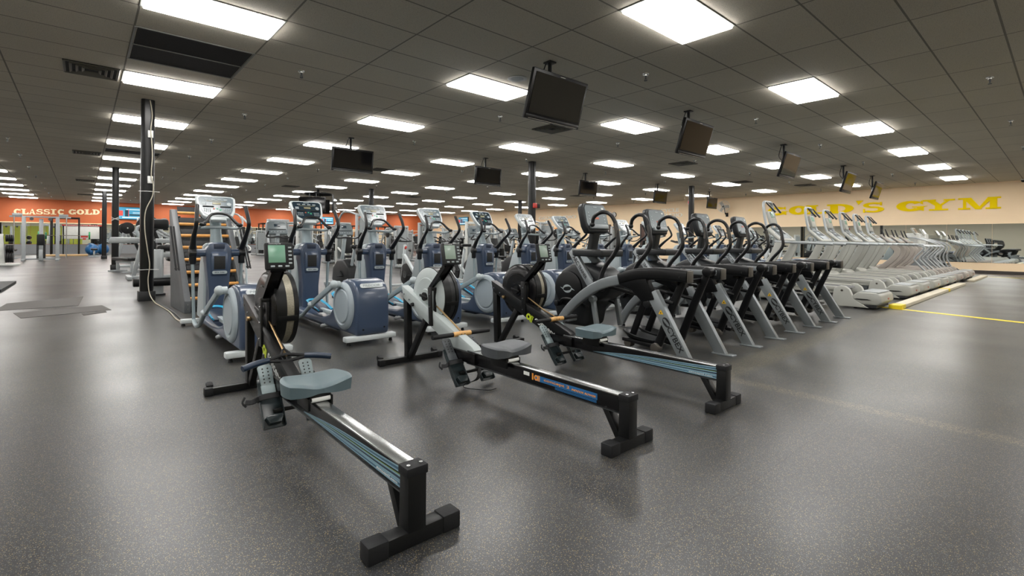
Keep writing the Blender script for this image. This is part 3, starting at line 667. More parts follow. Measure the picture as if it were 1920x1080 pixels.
    m.box((-.02, 1.835, .66), (.1, .05, .025), .003); m.box((-.02, 1.825, .5), (.03, .03, .3), .003)
    m.out('upright_bracket', 'black', t)
    for z in (.42, .52, .62): MB().cyl((-.071, 1.83, z), (-.078, 1.83, z), .006, None, 8).out('bolt', 'steel', t)
    m = MB(); m.bar((-.02, 1.86, .665), (-.02, 1.655, .855), .075, .018, .003); m.bar((-.055, 1.86, .665), (-.055, 1.655, .855), .006, .035); m.bar((.015, 1.86, .665), (.015, 1.655, .855), .006, .035)
    m.cyl((-.065, 1.65, .862), (.025, 1.65, .862), .014); m.out('monitor_arm', 'blackgloss', t)
    mo = MB(); Lm = Matrix.Translation((-.02, 1.62, .945)) @ Matrix.Rotation(-.22, 4, 'X')
    mo.M = Lm; mo.box((0, 0, 0), (.165, .036, .165), .01); mon = mo.out('monitor', g['mon'], t)
    s_ = MB(); s_.M = Lm; s_.box((-.018, -.019, .012), (.098, .004, .108), .002); s_.out('monitor_screen', g['lcd'], mon)
    s_ = MB(); s_.M = Lm
    for k in range(5): s_.box((.058, -.02, .05 - k * .024), (.02, .005, .011), .002)
    for k in range(3): s_.box((-.045 + k * .042, -.02, -.064), (.024, .005, .011), .002)
    s_.out('button', 'key', mon)
    text('monitor_print', 'concept2', .07, .007, Lm @ frame_m((-.028, -.0195, .073), (1, 0, 0), (0, 0, 1)), 'whitelogo', mon)
    # chain + handle
    hy, hz = hand
    MB().tube([(-.02, 1.82, .53), (-.02, 1.62, .438), (-.02, hy, hz + .012)], .007, 6).out('chain', 'brass', t)
    if g['handle'] == 'wood':
        m = MB(); m.tube([(-.28, hy, hz), (-.1, hy, hz), (-.095, hy, hz), (.055, hy, hz), (.06, hy, hz), (.24, hy, hz)], [.0165, .0165, .012, .012, .0165, .0165], 12); h = m.out('handle', 'rubber', t)
        MB().tube([(-.10, hy, hz), (-.02, hy, hz + .002), (.06, hy, hz)], .0185, 12).out('wooden_grip', 'wood', h, 'varnished wooden middle of the handle'); MB().box((-.02, hy + .02, hz), (.03, .03, .02), .004).cyl((-.035, hy - .018, hz), (-.035, hy - .021, hz), .004).cyl((-.005, hy - .018, hz), (-.005, hy - .021, hz), .004).out('chain_clip', 'dsteel', h)
    else:
        m = MB(); h = None
        for a_, b_ in ((-1, 'left'), (1, 'right')):
            m = MB(); m.tube([(-.02 + a_ * .10, hy - .01, hz + .005), (-.02 + a_ * .17, hy - .03, hz), (-.02 + a_ * .245, hy - .055, hz - .012)], [.016, .018, .017], 12, 4); h = m.out('handle_grip', 'navy', t)
        m = MB(); m.tube([(-.125, hy - .01, hz + .005), (-.02, hy + .01, hz + .02), (.085, hy - .01, hz + .005)], .011, 8, 5); m.tube([(-.125, hy - .012, hz), (-.02, hy - .02, hz - .01), (.085, hy - .012, hz)], .01, 8, 5)
        for k in range(3): m.bar((-.05 + k * .03, hy + .01, hz + .018), (-.04 + k * .02, hy - .02, hz - .008), .006, .006)
        m.tube([(-.05, hy, hz + .02), (-.02, hy + .05, hz + .045), (.01, hy, hz + .02)], .006, 6, 4)
        m.out('handle_bridge', 'rubber', t)
    # footrests
    for s in (-1, 1):
        cx = s * .115 - .01
        L = Matrix.Translation((cx, 1.42, .155)) @ Matrix.Rotation(math.radians(52), 4, 'X')
        m = MB(); m.M = L
        m.prism([(-.055, -.17), (.055, -.17), (.06, -.1), (.052, .06), (.048, .12), (-.048, .12), (-.052, .06), (-.06, -.1)], -.006, .006, 'z', .003)
        m.box((-.056, -.08, .014), (.006, .18, .03), .002); m.box((.056, -.08, .014), (.006, .18, .03), .002)
        fr = m.out('footrest', 'footpl', t)
        m = MB(); m.M = L; m.prism([(-.045, -.12), (-.03, -.155), (.03, -.155), (.045, -.12), (.04, -.112), (-.04, -.112)], .006, .045, 'z', .003); m.out('heel_cup', 'footpl', fr)
        m = MB(); m.M = L; m.prism([(-.034, .07), (.034, .07), (.04, .185), (.028, .2), (-.028, .2), (-.04, .185)], .008, .016, 'z', .003)
        m.box((0, .05, .012), (.075, .05, .01), .003); fl = m.out('toe_plate', g['foot'], fr)
        m = MB(); m.M = L
        for a in (-1, 1):
            for k in range(5): m.cyl((a * .014, .09 + k * .021, .014), (a * .014, .09 + k * .021, .0175), .0045, None, 8)
        m.out('plate_hole', 'ventdk', fl)
        m = MB(); m.M = L
        m.sweep([(-.062, .0, .0), (-.06, -.005, .04), (-.02, -.01, .062), (.03, -.01, .06), (.062, -.005, .03), (.062, .0, .0)], rr(.03, .004, .0015, 1), side=(0, 1, 0), sm=3)
        if s < 0: m.sweep([(-.06, 0, .03), (-.10, -.02, .045), (-.13, -.01, .03)], rr(.026, .006, .002, 1), side=(0, 1, 0), sm=3); m.tube([(-.13, -.035, .03), (-.145, -.01, .03), (-.13, .018, .03)], .006, 6, 3)
        m.out('foot_strap', 'rubber', fr)
    if g.get('loose'):
        MB().sweep([(.02, 1.30, .13), (-.02, 1.27, .07), (-.06, 1.30, .04), (-.09, 1.36, .02), (-.07, 1.42, .045)], rr(.028, .004, .0015, 1), side=(1, 0, 0), sm=4).tube([(-.09, 1.3, .05), (-.12, 1.3, .012), (-.02, 1.16, .008), (.05, 1.15, .01)], .003, 5, 4).out('loose_strap', 'rubber', t)
    MB().bar((-.12, 1.44, .17), (.10, 1.44, .17), .03, .02, .003, (0, 1, 0)).bar((-.12, 1.36, .10), (.10, 1.36, .10), .02, .02, .003, (0, 1, 0)).out('footrest_crossbar', 'black', t)
    # seat: contoured, thick, tilting edge
    sm_ = bmesh.new(); nx, ny = 22, 14
    def top(u, v):
        x = u * 2 - 1; y = v * 2 - 1
        z = .030 + .010 * x * x - .024 * math.exp(-(x / .45) ** 2) * (.55 - .45 * y) - .004 * y * y
        return z
    def outl(x, y):
        return x * (.165 - .012 * y) , y * (.122 - .036 * math.exp(-(x / .32) ** 2) * (1 if y < 0 else .0) - .012 * x * x)
    TV, BV = [], []
    for j in range(ny + 1):
        for i in range(nx + 1):
            a = i / nx * 2 - 1; b = j / ny * 2 - 1
            # squircle map
            xx = a * math.sqrt(max(0, 1 - .26 * b * b)); yy = b * math.sqrt(max(0, 1 - .30 * a * a))
            px_, py_ = outl(xx, yy); e = max(abs(a), abs(b)); drop = .010 * max(0, (e - .86) / .14) ** 2
            TV.append(sm_.verts.new((px_, py_, .035 + top(a / 2 + .5, b / 2 + .5) - drop)))
            BV.append(sm_.verts.new((px_ * .97, py_ * .97, 0.004)))
    W = nx + 1
    for j in range(ny):
        for i in range(nx):
            k = j * W + i; sm_.faces.new((TV[k], TV[k + 1], TV[k + W + 1], TV[k + W])); sm_.faces.new((BV[k], BV[k + W], BV[k + W + 1], BV[k + 1]))
    def edge(seq):
        for a, b in zip(seq, seq[1:]): sm_.faces.new((TV[a], BV[a], BV[b], TV[b]))
    edge([i for i in range(W)]); edge([ny * W + nx - i for i in range(W)]); edge([(ny - j) * W for j in range(ny + 1)]); edge([j * W + nx for j in range(ny + 1)])
    bmesh.ops.recalc_face_normals(sm_, faces=sm_.faces)
    m = MB(); m.M = Matrix.Translation((0, seat_y, .302)); m._in(sm_)
    st = m.out('seat', g['seat'], t)
    m = MB(); m.box((0, seat_y, .288), (.10, .16, .03), .004); m.box((-.055, seat_y, .258), (.012, .16, .06), .003); m.box((.055, seat_y, .258), (.012, .16, .06), .003)
    m.out('seat_carriage', 'black', t)
    MB().cyl((-.045, seat_y - .075, .278), (.045, seat_y - .075, .278), .012, None, 14).cyl((-.045, seat_y + .075, .278), (.045, seat_y + .075, .278), .012, None, 14).out('roller', 'white', t)
    # printing
    side = -.0615
    if g['print'] == 'swoosh':
        P = MB(); Q = MB(); R_ = MB(); G_ = MB()
        for k, mb in enumerate((P, Q, P, P, R_, P, G_, P, Q, P)):
            yend = -.0; n = 18; up = []; lo = []
            for i in range(n + 1):
                s = i / n; y = 1.02 - s * 1.0; z0 = .180 + (k * .0078) * (s ** .85) * (1 + .35 * math.sin(s * PI * 1.3) * (1 - s)); ww = (.0062 if mb is not G_ else .0018) * (.12 + .88 * s ** .8)
                up.append((y, min(.2565, z0 + ww))); lo.append((y, z0))
            for x0, x1 in ((-.0278, -.0268), (.0268, .0278)): mb.prism(lo + up[::-1], x0, x1, 'x')
        P.out('rail_stripe', 'sw1', rail); Q.out('rail_stripe', 'sw2', rail); R_.out('rail_stripe', 'sw3', rail); G_.out('rail_stripe', 'sw4', rail)
        text('rail_print', 'concept2.com', .16, .010, frame_m((-.0284, .14, .190), (0, -1, 0), (0, 0, 1)), 'whitelogo', rail)
    else:
        m = MB(); m.box((-.0273, .41, .218), (.001, .47, .034)); m.out('rail_label', 'blueprint', rail)
        m = MB()
        for k in range(3): m.box((-.0273, .33, .196 - k * .005), (.001, .30, .0025))
        m.out('rail_label_stripe', 'blueprint', rail)
        text('rail_print', 'concept 2', .20, .020, frame_m((-.0283, .47, .219), (0, -1, 0), (0, 0, 1)), 'orangeprint', rail)
        text('rail_print', 'INDOOR ROWER', .17, .011, frame_m((-.0283, .27, .216), (0, -1, 0), (0, 0, 1)), 'orangeprint', rail, shear=.3)
        MB().box((-.0279, .665, .221), (.001, .012, .04)).out('rail_bar', 'orangeprint', rail)
        MB().lathe([(.008, 0), (.017, 0), (.017, .001), (.008, .001), (.008, 0)], (-.0278, .635, .219), (-1, 0, 0), 20).box((-.0282, .608, .219), (.001, .006, .034)).box((-.0282, .618, .219), (.001, .006, .034)).out('rail_emblem', 'orangeprint', rail)
        MB().box((-.0273, .72, .228), (.001, .05, .022)).out('rail_sticker', 'white', rail)
    if g.get('beamtext'):
        d = Vector((0, 1.52 - 1.74, .30 - .405)).normalized(); up = Vector((0, -d.z, d.y)) * -1
        up = Vector((0, .42, -.9)) * -1
        tt = frame_m((-.0632, 1.560, .285), (0, -.905, -.425), (0, -.425, .905))
        text('beam_print', 'concept', .27, .062, tt, 'whitelogo', beam)
        m = MB(); m.M = frame_m((-.0632, 1.755, .358), (0, -.905, -.425), (0, -.425, .905))
        m.lathe([(.013, 0), (.030, 0), (.030, .001), (.013, .001), (.013, 0)], (-.008, 0, 0), (0, 0, 1), 24); m.box((.026, 0, .001), (.012, .062, .001)); m.box((.044, 0, .001), (.010, .062, .001)); m.box((.035, .028, .001), (.03, .006, .001)); m.box((.035, -.028, .001), (.03, .006, .001))
        m.out('beam_emblem', 'limelogo', beam)
    for ch in t.children:
        if ch.name.split('.')[0] not in ('monorail', 'rail_top', 'lower_flange', 'rail_end_cap', 'screw', 'rear_leg', 'rear_brace', 'rear_foot', 'seat', 'seat_carriage', 'roller'): ch.location.x += .045
    return t
NEWS = dict(beam='black', cover='blackgloss', band='perf', side='blackgloss', mon='rubber', lcd='lcd', handle='wood', foot='footlt', seat='bluegrey', print='swoosh', beamtext=True)
rower(.887, 1.47, .89, dict(NEWS, handle='blue'), 'black rowing machine nearest the camera, with a blue curved handle', .94, (1.47, .355))
rower(2.145, 1.455, 2.15, dict(NEWS, beam='beamgrey', cover='beamgrey', band='arcdark', side='rubber', mon='arcdark', lcd='lcd2', foot='dkseat', seat='dkseat', print='label', slot=True, beamtext=False, loose=True), 'middle rowing machine with light grey flywheel beam, pale cover and dark seat', .95, (1.47, .355))
rower(3.135, 1.42, 3.14, dict(NEWS, lcd='lcd2'), 'right-hand black rowing machine with wooden handle, beside the arc machines', 1.02, (1.46, .375))

# ------------------------------------------------------------------ blue ellipticals (local origin under the rear housing)
def elliptical(face, lab, grp):
    t = thing('elliptical_trainer', lab, 'elliptical trainer', (0, 0, 0), 0, grp)
    # rear housing: profile in yz
    prof = [(-.30, .09), (-.315, .18), (-.31, .40), (-.295, .52), (-.25, .595), (-.17, .635), (-.05, .645), (.06, .625), (.15, .57), (.22, .49), (.27, .40), (.31, .31), (.40, .22), (.60, .175), (.9, .165), (1.35, .17), (1.5, .2), (1.55, .09)]
    m = MB(); m.prism(prof, -.17, .19, 'x', .03, 3); hs = m.out('rear_housing', 'navyshell', t)
    m = MB(); m.prism([(.3, .06), (.3, .15), (1.75, .15), (1.75, .06)], -.12, .12, 'x', .01); m.out('base_rail', 'navydk', t)
    for s in (-1, 1):
        x = -.172 if s < 0 else .192
        MB().lathe([(0, .034), (.05, .034), (.165, .032), (.175, .018), (.185, .018), (.195, .032), (.225, .026), (.242, .012), (.247, 0), (0, 0)], (x, -.01, .365), (s, 0, 0), 44).out('flywheel_disc', 'disc', t)
    m = MB(); L = Matrix.Translation((.01, -.262, .585)) @ Matrix.Rotation(math.radians(-35), 4, 'X'); m.M = L
    m.prism(rr(.25, .05, .024, 4), -.004, .006, 'y', .001); lg = m.out('name_plate', 'silver2', hs)
    text('name_print', 'PRECOR', .19, .026, L @ frame_m((0, -.0055, 0), (1, 0, 0), (0, 0, 1)), 'key', lg)
    MB().cyl((-.10, -.306, .15), (-.10, -.316, .15), .009).cyl((.13, -.306, .16), (.13, -.316, .16), .009).out('bolt', 'rubber', t)
    m = MB(); m.bar((-.275, -.03 - .23, .062), (.275, -.26, .062), .09, .052, .012, (0, 1, 0)); rf = m.out('rear_foot', 'silver2', t)
    for s in (-1, 1): MB().cyl((s * .23, -.26, 0), (s * .23, -.26, .04), .02, .012, 12).out('levelling_foot', 'rubber', rf)
    m = MB(); m.bar((-.30, 1.98, .055), (.30, 1.98, .055), .09, .05, .012, (0, 1, 0)); m.box((0, 1.85, .09), (.2, .32, .07), .015); rf = m.out('front_foot', 'silver2', t)
    for s in (-1, 1): MB().cyl((s * .27, 1.98, 0), (s * .27, 1.98, .035), .022, .014, 12).out('levelling_foot', 'rubber', rf)
    # tower
    yc = 1.50
    m = MB()
    m.prism([(-.10, .16), (.10, .16), (.10, .45), (.118, .66), (.13, .80), (.13, .92), (.10, .985), (.06, 1.005), (-.06, 1.005), (-.10, .985), (-.13, .92), (-.13, .80), (-.118, .66), (-.10, .45)], yc - .085, yc + .13, 'y', .022, 3)
    m.prism([(yc - .09, .62), (yc - .11, .70), (yc - .11, .85), (yc - .07, .93), (yc - .02, .95), (yc + .05, .6)], -.085, .085, 'x', .012)
    m.prism([(yc - .09, .64), (yc - .05, .54), (yc + .02, .30), (yc + .08, .18), (yc + .15, .18), (yc + .1, .64)], -.105, .105, 'x', .015)
    m.cyl((-.245, yc, .885), (.245, yc, .885), .042, None, 20, .006)
    tw = m.out('tower', 'navyshell', t)
    MB().prism([(-.055, .93), (.055, .93), (.06, .99), (-.06, .99)], yc - .088, yc - .02, 'y', .006).out('cup_recess', 'navydk', tw)
    m = MB(); m.prism([(yc + .08, .1), (yc + .52, .1), (yc + .46, .45), (yc + .34, .78), (yc + .19, .98), (yc + .06, 1.0)], -.128, .128, 'x', .03, 3); m.out('tower_shroud', 'silver', t)
    MB().box((0, yc - .108, .775), (.115, .012, .15), .004).out('water_bottle_recess', 'ventdk', tw)
    m = MB(); m.prism(rr(.15, .035, .015, 3), yc - .117, yc - .108, 'y'); m.M = Matrix(); o = m.out('tower_badge', 'silver', tw, loc=(0, 0, .665))
    text('badge_print', 'EFX 546i', .10, .014, frame_m((0, yc - .118, .665), (1, 0, 0), (0, 0, 1)), 'navydk', tw)
    m = MB(); m.bar((0, yc - .075, .56), (0, yc + .005, .30), .022, .01, .002); m.out('adjust_slot', 'ventdk', tw)
    m = MB()
    for k in range(4):
        z = .54 - k * .062; yy = yc - .07 + k * .02
        for s in (-1, 1): m.box((s * .045, yy, z), (.03, .006, .004))
    m.out('slot_tick', 'silver', tw)
    # neck and console
    m = MB(); m.sweep([(0, yc + .06, .94), (0, yc + .12, 1.12), (0, yc + .155, 1.30)], rr(.13, .09, .03), [1.1, .85, .9], side=(1, 0, 0)); m.out('console_neck', 'link', t)
    L = Matrix.Translation((0, yc + .08, 1.405)) @ Matrix.Rotation(math.radians(-36), 4, 'X')
    def shield(sx, sz):
        return [(x * sx, z * sz) for x, z in ((-.155, -.13), (-.10, -.165), (.10, -.165), (.155, -.13), (.185, -.06), (.205, .07), (.208, .14), (.185, .165), (.1, .17), (-.1, .17), (-.185, .165), (-.208, .14), (-.205, .07), (-.185, -.06))]
    m = MB(); m.M = L; m.prism(shield(1, 1), -.02, .035, 'y', .012, 3); m.box((0, .01, -.165), (.17, .06, .05), .015); cs = m.out('console', 'silver2', t)
    m = MB(); m.M = L; m.prism([(x, z + .006) for x, z in shield(.87, .84)], -.024, -.02, 'y'); m.out('console_face', face, cs)
    m = MB(); m.M = L; m.box((-.09, -.028, .0), (.115, .012, .012), .003); m.box((.09, -.028, .0), (.115, .012, .012), .003); m.out('reading_ledge', 'ventdk', cs)
    m = MB(); m.M = L; m.box((0, -.026, .048), (.085, .004, .028), .001); m.box((0, -.026, .082), (.21, .003, .005)); m.out('display', 'amber', cs)
    m = MB(); m.M = L
    for sx in (-1, 1):
        for i in range(4):
            for j in range(3): m.box((sx * (.075 + i * .019), -.024, -.035 - j * .02), (.011, .008, .009), .001)
    for i in range(4): m.box((-.1 + i * .066, -.0238, .105), (.04, .0075, .014), .001)
    m.cyl((.13, -.021, .045), (.13, -.027, .045), .024, None, 16); m.box((-.13, -.024, .045), (.045, .007, .035), .002); m.box((0, -.024, .132), (.07, .007, .008)); m.box((0, -.0222, .03), (.30, .002, .22))
    m.out('keypad', 'key', cs)
    m = MB(); m.M = L; m.cyl((.0, -.024, -.028), (.0, -.028, -.028), .009, None, 12); m.cyl((.03, -.024, -.045), (.03, -.028, -.045), .013, None, 12); m.out('green_key', 'keygreen', cs)
    m = MB(); m.M = L; m.cyl((-.035, -.024, -.03), (-.035, -.028, -.03), .010, None, 12); m.out('red_key', 'keyred', cs)
    # fixed inner handle bow
    m = MB(); m.tube([(-.19, yc - .19, 1.205), (-.15, yc - .16, 1.235), (-.075, yc - .09, 1.325), (.075, yc - .09, 1.325), (.15, yc - .16, 1.235), (.19, yc - .19, 1.205)], [.017, .018, .015, .015, .018, .017], 10, 3)
    for s in (-1, 1): m.ball((s * .185, yc - .19, 1.205), .028, (1.3, 1.1, .8))
    m.out('inner_handle', 'grip', t)
    m = MB(); m.tube([(-.20, yc - .16, 1.19), (-.19, yc - .02, 1.17), (-.06, yc + .08, 1.18), (.06, yc + .08, 1.18), (.19, yc - .02, 1.17), (.20, yc - .16, 1.19)], .017, 10, 4); m.out('handle_loop', 'silver', t)
    # moving arms
    for s in (-1, 1):
        dy = -.02 if s < 0 else .10
        m = MB(); x = s * .25
        m.tube([(x, yc, .93), (x * 1.02, yc - .10 - dy * .5, 1.06), (x * 1.0, yc - .22 - dy, 1.19), (x * .98, yc - .22 - dy, 1.28), (x * .92, yc - .15 - dy, 1.415)], [.036, .029, .022, .021, .021, .020], 12, 5)
        m.ball((x * .92, yc - .15 - dy, 1.415), .0185)
        ma = m.out('moving_handle', 'grip', t)
        MB().cyl((s * .215, yc, .885), (s * .29, yc, .885), .048, None, 20, .012).cyl((x, yc, .96), (x, yc, .76), .040, .034, 18, .006).out('pivot_hub', 'grip', ma)
        pe = .62 if s < 0 else .95        # pedal phase
        MB().tube([(x, yc, .80), (x * .98, yc + .02 * s, .45), (x * .95, yc - .02, .14)], .018, 10).out('lower_bar', 'link', ma)
        # link to flywheel
        kz = (.585, -.02) if s < 0 else (.165, .03)
        xo = s * .262
        ky = -.01 + (.05 if s < 0 else .0)
        p0 = (xo, ky, kz[0]); p1 = (xo * 1.02, .66, .315 if s < 0 else .20); p2 = (xo * .98, 1.0, .15); p3 = (x * .95, yc - .02, .13)
        MB().bar(p0, p1, .035, .06, .01).out('crank_arm', 'link', t)
        m = MB(); m.ball(p0, .045, (.9, 1, 1)); m.ball(p1, .04, (1, 1.3, .9)); m.cyl((s * .20, ky, kz[0]), p0, .035); m.out('joint_cap', 'silver', t)
        MB().tube([p1, (xo * 1.0, .85, .22 if s < 0 else .16), p2, (xo * .95, 1.25, .10), p3], .022, 10, 4).out('curved_link', 'link', t)
        # pedal
        Lp = Matrix.Translation((s * .125, .82 + (.0 if s < 0 else -.12), .275 if s < 0 else .33)) @ Matrix.Rotation(.16 if s < 0 else .30, 4, 'X')
        m = MB(); m.M = Lp; m.prism([(-.075, -.2), (.075, -.2), (.085, -.05), (.08, .16), (.04, .2), (-.04, .2), (-.08, .16), (-.085, -.05)], -.025, 0, 'z', .008); pd = m.out('pedal', 'navydk', t)
        m = MB(); m.M = Lp; m.sweep([(-.078, -.2, .006), (-.088, -.05, .015), (-.082, .16, .02), (-.04, .205, .02), (.04, .205, .02), (.082, .16, .02), (.088, -.05, .015), (.078, -.2, .006)], rr(.014, .03, .005, 2)); m.out('pedal_rim', 'cyan', pd)
        MB().bar((s * .125, .2, .18 if s > 0 else .24), (s * .125, .85, .24 if s < 0 else .29), .05, .04, .008).out('pedal_beam', 'silver', t)
    m = MB(); m.tube([(.02, .45, .14), (-.14, .50, .10), (-.16, .62, .07), (-.05, .7, .08)], .02, 8, 4); m.out('drive_strap', 'mach', t)
    return t
EX = [1.20, 2.25, 3.19, 4.16, 5.2, 6.23, 7.2, 8.22, 9.25, 10.3, 11.75, 12.8, 13.85, 14.9, 16.0]
facing = [0, 1, 0, 0, 1, 0, 0, 0, 0, 1, 0, 0, 1, 0, 0]
ep = {}
behind = ['directly beside the wooden-rung climber', 'black console face, behind the near rower monitor', 'with cyan pedals, left of the middle rower', 'behind the middle rower flywheel', 'black console face, left of the right rower', 'behind the right rower monitor', 'left of the first arc machine']
for i, X in enumerate(EX):
    lab = f'navy elliptical trainer, {ORD[i]} from the left' + (', ' + behind[i] if i < 7 else ' in the long front row')
    f = facing[i]
    if f not in ep: ep[f] = elliptical('facedk' if f else 'facelt', lab, 'navy elliptical trainers in the long front row'); ep[f].location = (X, 4.85, 0)
    else: dup(ep[f], (X, 4.85, 0), 0, lab)
# ------------------------------------------------------------------ arc trainers (local origin centre, y = 0 at the rear feet)
def arc_machine(lab, grp):
    t = thing('arc_trainer', lab, 'arc trainer', (0, 0, 0), 0, grp)
    for s in (-1, 1):
        x = s * .31
        # rear leg
        m = MB(); m.prism([(.06, .012), (.17, .012), (.51, .57), (.41, .62)], x - .03, x + .03, 'x', .006); lg = m.out('rear_leg', 'arcgrey', t)
        MB().box((x, .09, .007), (.085, .2, .014), .004).out('foot_plate', 'arcgrey', lg)
        # curved beam to the front
        m = MB(); m.sweep([(x, .74, .70), (x, 1.0, .635), (x, 1.22, .52), (x, 1.42, .36), (x, 1.56, .20), (x, 1.66, .03)], rr(.06, .10, .015), [1, 1, 1, .95, .9, .9], side=(1, 0, 0), sm=5); bmx = m.out('curved_beam', 'arcgrey', t)
        MB().cyl((x, 1.62, 0), (x, 1.62, .02), .02, None, 10).out('levelling_foot', 'rubber', bmx)
        # knee block and rear cover
        m = MB(); m.prism([(.80, .64), (.80, .735), (.72, .765), (.5, .795), (.5, .70), (.42, .53), (.55, .50), (.66, .60)], x - .042, x + .042, 'x', .01); m.out('knee_cover', 'arcblack', t)
        m = MB(); m.sweep([(x, .80, .695), (x, .60, .748), (x, .40, .765), (x, .22, .762), (x, .11, .755)], rr(.10, .11, .025), side=(1, 0, 0), sm=4); ac = m.out('rear_cover', 'arcblack' if s < 0 else 'arcdark', t)
        MB().box((x, .10, .755), (.094, .016, .104), .02).out('end_cap', 'arcend', ac)
        if s > 0: MB().box((x - .051, .32, .765), (.004, .36, .05), .001).out('cover_inlay', 'arcgrey', ac)
        MB().cyl((x - .052, .17, .75), (x - .058, .17, .75), .008, None, 10).cyl((x + .052, .17, .75), (x + .058, .17, .75), .008, None, 10).out('screw', 'ventdk', ac)
        # printing on the leg (outer and inner)
        for q in ((-1,) if s < 0 else ()):
            a = Vector((0, -.50, -.866)); a = Vector((0, .35, .56)).normalized() * -1
            upv = Vector((0, -.56, .35)).normalized() * 1
            Mx = frame_m((x + q * .0315, .215, .20), a, upv)
            if Mx.to_3x3() @ Vector((0, 0, 1)) @ Vector((q, 0, 0)) < 0: Mx = frame_m((x + q * .0315, .215, .20), a, upv * -1)
            text('leg_print', 'CYBEX', .235, .05, Mx, 'blackprint', lg)
            Me = Mx @ Matrix.Translation((-.165, .0, 0))
            m = MB(); m.M = Me
            n = 16
            for sg in (1, -1):
                p = []
                for k in range(n + 1):
                    A_ = math.radians(20 + 200 * k / n); p.append((sg * .048 * math.cos(A_), sg * .03 * math.sin(A_)))
                for k in range(n, -1, -1):
                    A_ = math.radians(20 + 200 * k / n); r_ = .048 - .020 * math.sin(PI * k / n); p.append((sg * r_ * math.cos(A_), sg * (r_ - .018) * math.sin(A_)))
                m.prism(p, 0, .001, 'z')
            m.out('leg_emblem', 'blackprint', lg)
            Mw = Mx @ Matrix.Translation((-.265, 0, 0)) @ Matrix.Rotation(math.radians(60), 4, 'Z')
            m = MB(); m.M = Mw; m.prism([(-.024, -.018), (.024, -.018), (0, .024)], 0, .001, 'z'); m.out('warning_label', 'yel', lg)
            m = MB(); m.M = Mw; m.prism([(-.008, -.01), (.006, -.01), (.001, .006)], .001, .002, 'z'); m.out('warning_mark', 'blackprint', lg)
        # swinging pedal arm with pivot knob
        xi = s * .20
        MB().sweep([(xi, .20, .76), (xi, .33, .45), (xi, .46, .10)], rr(.055, .075, .02), [.85, .95, 1], side=(1, 0, 0)).out('pedal_arm', 'arcblack', t)
        MB().cyl((xi - .045, .19, .775), (s * .27, .19, .775), .046, None, 22, .012).out('pivot_cap', 'arcblack', t)
        MB().sweep([(s * .13, .62, .56), (s * .13, .72, .3), (s * .13, .80, .09)], rr(.045, .06, .015), side=(1, 0, 0)).out('front_pedal_arm', 'arcblack', t)
        MB().cyl((s * .12, .80, .06), (s * .20, .80, .06), .04, None, 18, .006).out('arm_foot', 'arcend', t)
        MB().cyl((s * .18, .47, .075), (s * .26, .47, .075), .042, None, 18, .006).out('arm_foot', 'arcend', t)
        m = MB(); m.prism([(.46, .055), (.86, .075), (.86, .11), (.46, .095)], s * .13 - .075, s * .13 + .075, 'x', .01); pd = m.out('pedal', 'arcblack', t)
        m = MB(); cxp = s * .13
        m.sweep([(cxp - .07, .50, .11), (cxp - .075, .68, .125), (cxp - .05, .82, .15), (cxp, .86, .155), (cxp + .05, .82, .15), (cxp + .075, .68, .125), (cxp + .07, .50, .11)], rr(.012, .075, .004, 2), sm=3); m.out('pedal_rim', 'arcdark', pd)
        # push rods and handles
        MB().tube([(s * .22, .30, .50), (s * .24, 1.02, .60)], .018, 8).out('push_rod', 'arcblack', t)
        MB().cyl((s * .19, .55, .47), (s * .27, .55, .47), .035, None, 16, .006).out('rod_joint', 'arcdark', t)
        hx = s * .28; o = 0 if s < 0 else .03
        m = MB(); m.tube([(hx, 1.06, .56), (hx, 1.06, .68), (hx, 1.01, .80), (hx, .90, .93), (hx * 1.02, .855, 1.02), (hx * 1.02, .86, 1.12), (hx * 1.04, .885, 1.24), (hx * 1.09, .94, 1.325), (hx * 1.15, 1.03, 1.345), (hx * 1.2, 1.11, 1.30), (hx * 1.2, 1.13, 1.235)], [.022, .023, .023, .023, .022, .020, .020, .02, .02, .02, .019], 12, 5)
        m.ball((hx * 1.2, 1.13, 1.225), .027)
        hb = m.out('moving_handle', 'grip', t)
        MB().tube([(hx * 1.02, .868, 1.10), (hx * 1.03, .87, 1.17), (hx * 1.04, .885, 1.23)], .0225, 12).out('sensor_grip', 'arcend', hb)
        MB().cyl((hx - .03, 1.06, .58), (hx + .03, 1.06, .58), .035, None, 16, .006).tube([(hx, 1.06, .60), (hx * .5, 1.35, .68)], .016, 8).out('handle_joint', 'arcblack', hb)
    m = MB(); m.bar((-.31, .73, .70), (.31, .73, .70), .06, .05, .01, (0, 1, 0)); m.bar((-.31, 1.5, .22), (.31, 1.5, .22), .08, .06, .01, (0, 1, 0)); m.out('cross_beam', 'arcgrey', t)
    m = MB(); m.bar((-.26, .28, .69), (.26, .28, .69), .05, .04, .008, (0, 1, 0)); m.out('rear_cross_beam', 'arcblack', t)
    # flywheel housing
    m = MB(); m.prism([(1.34, .13), (1.75, .12), (1.83, .35), (1.80, .58), (1.70, .74), (1.55, .81), (1.35, .82), (1.15, .76), (1.03, .62), (1.10, .47), (1.28, .40)], -.17, .17, 'x', .06, 4); m.out('housing', 'arcdark', t)
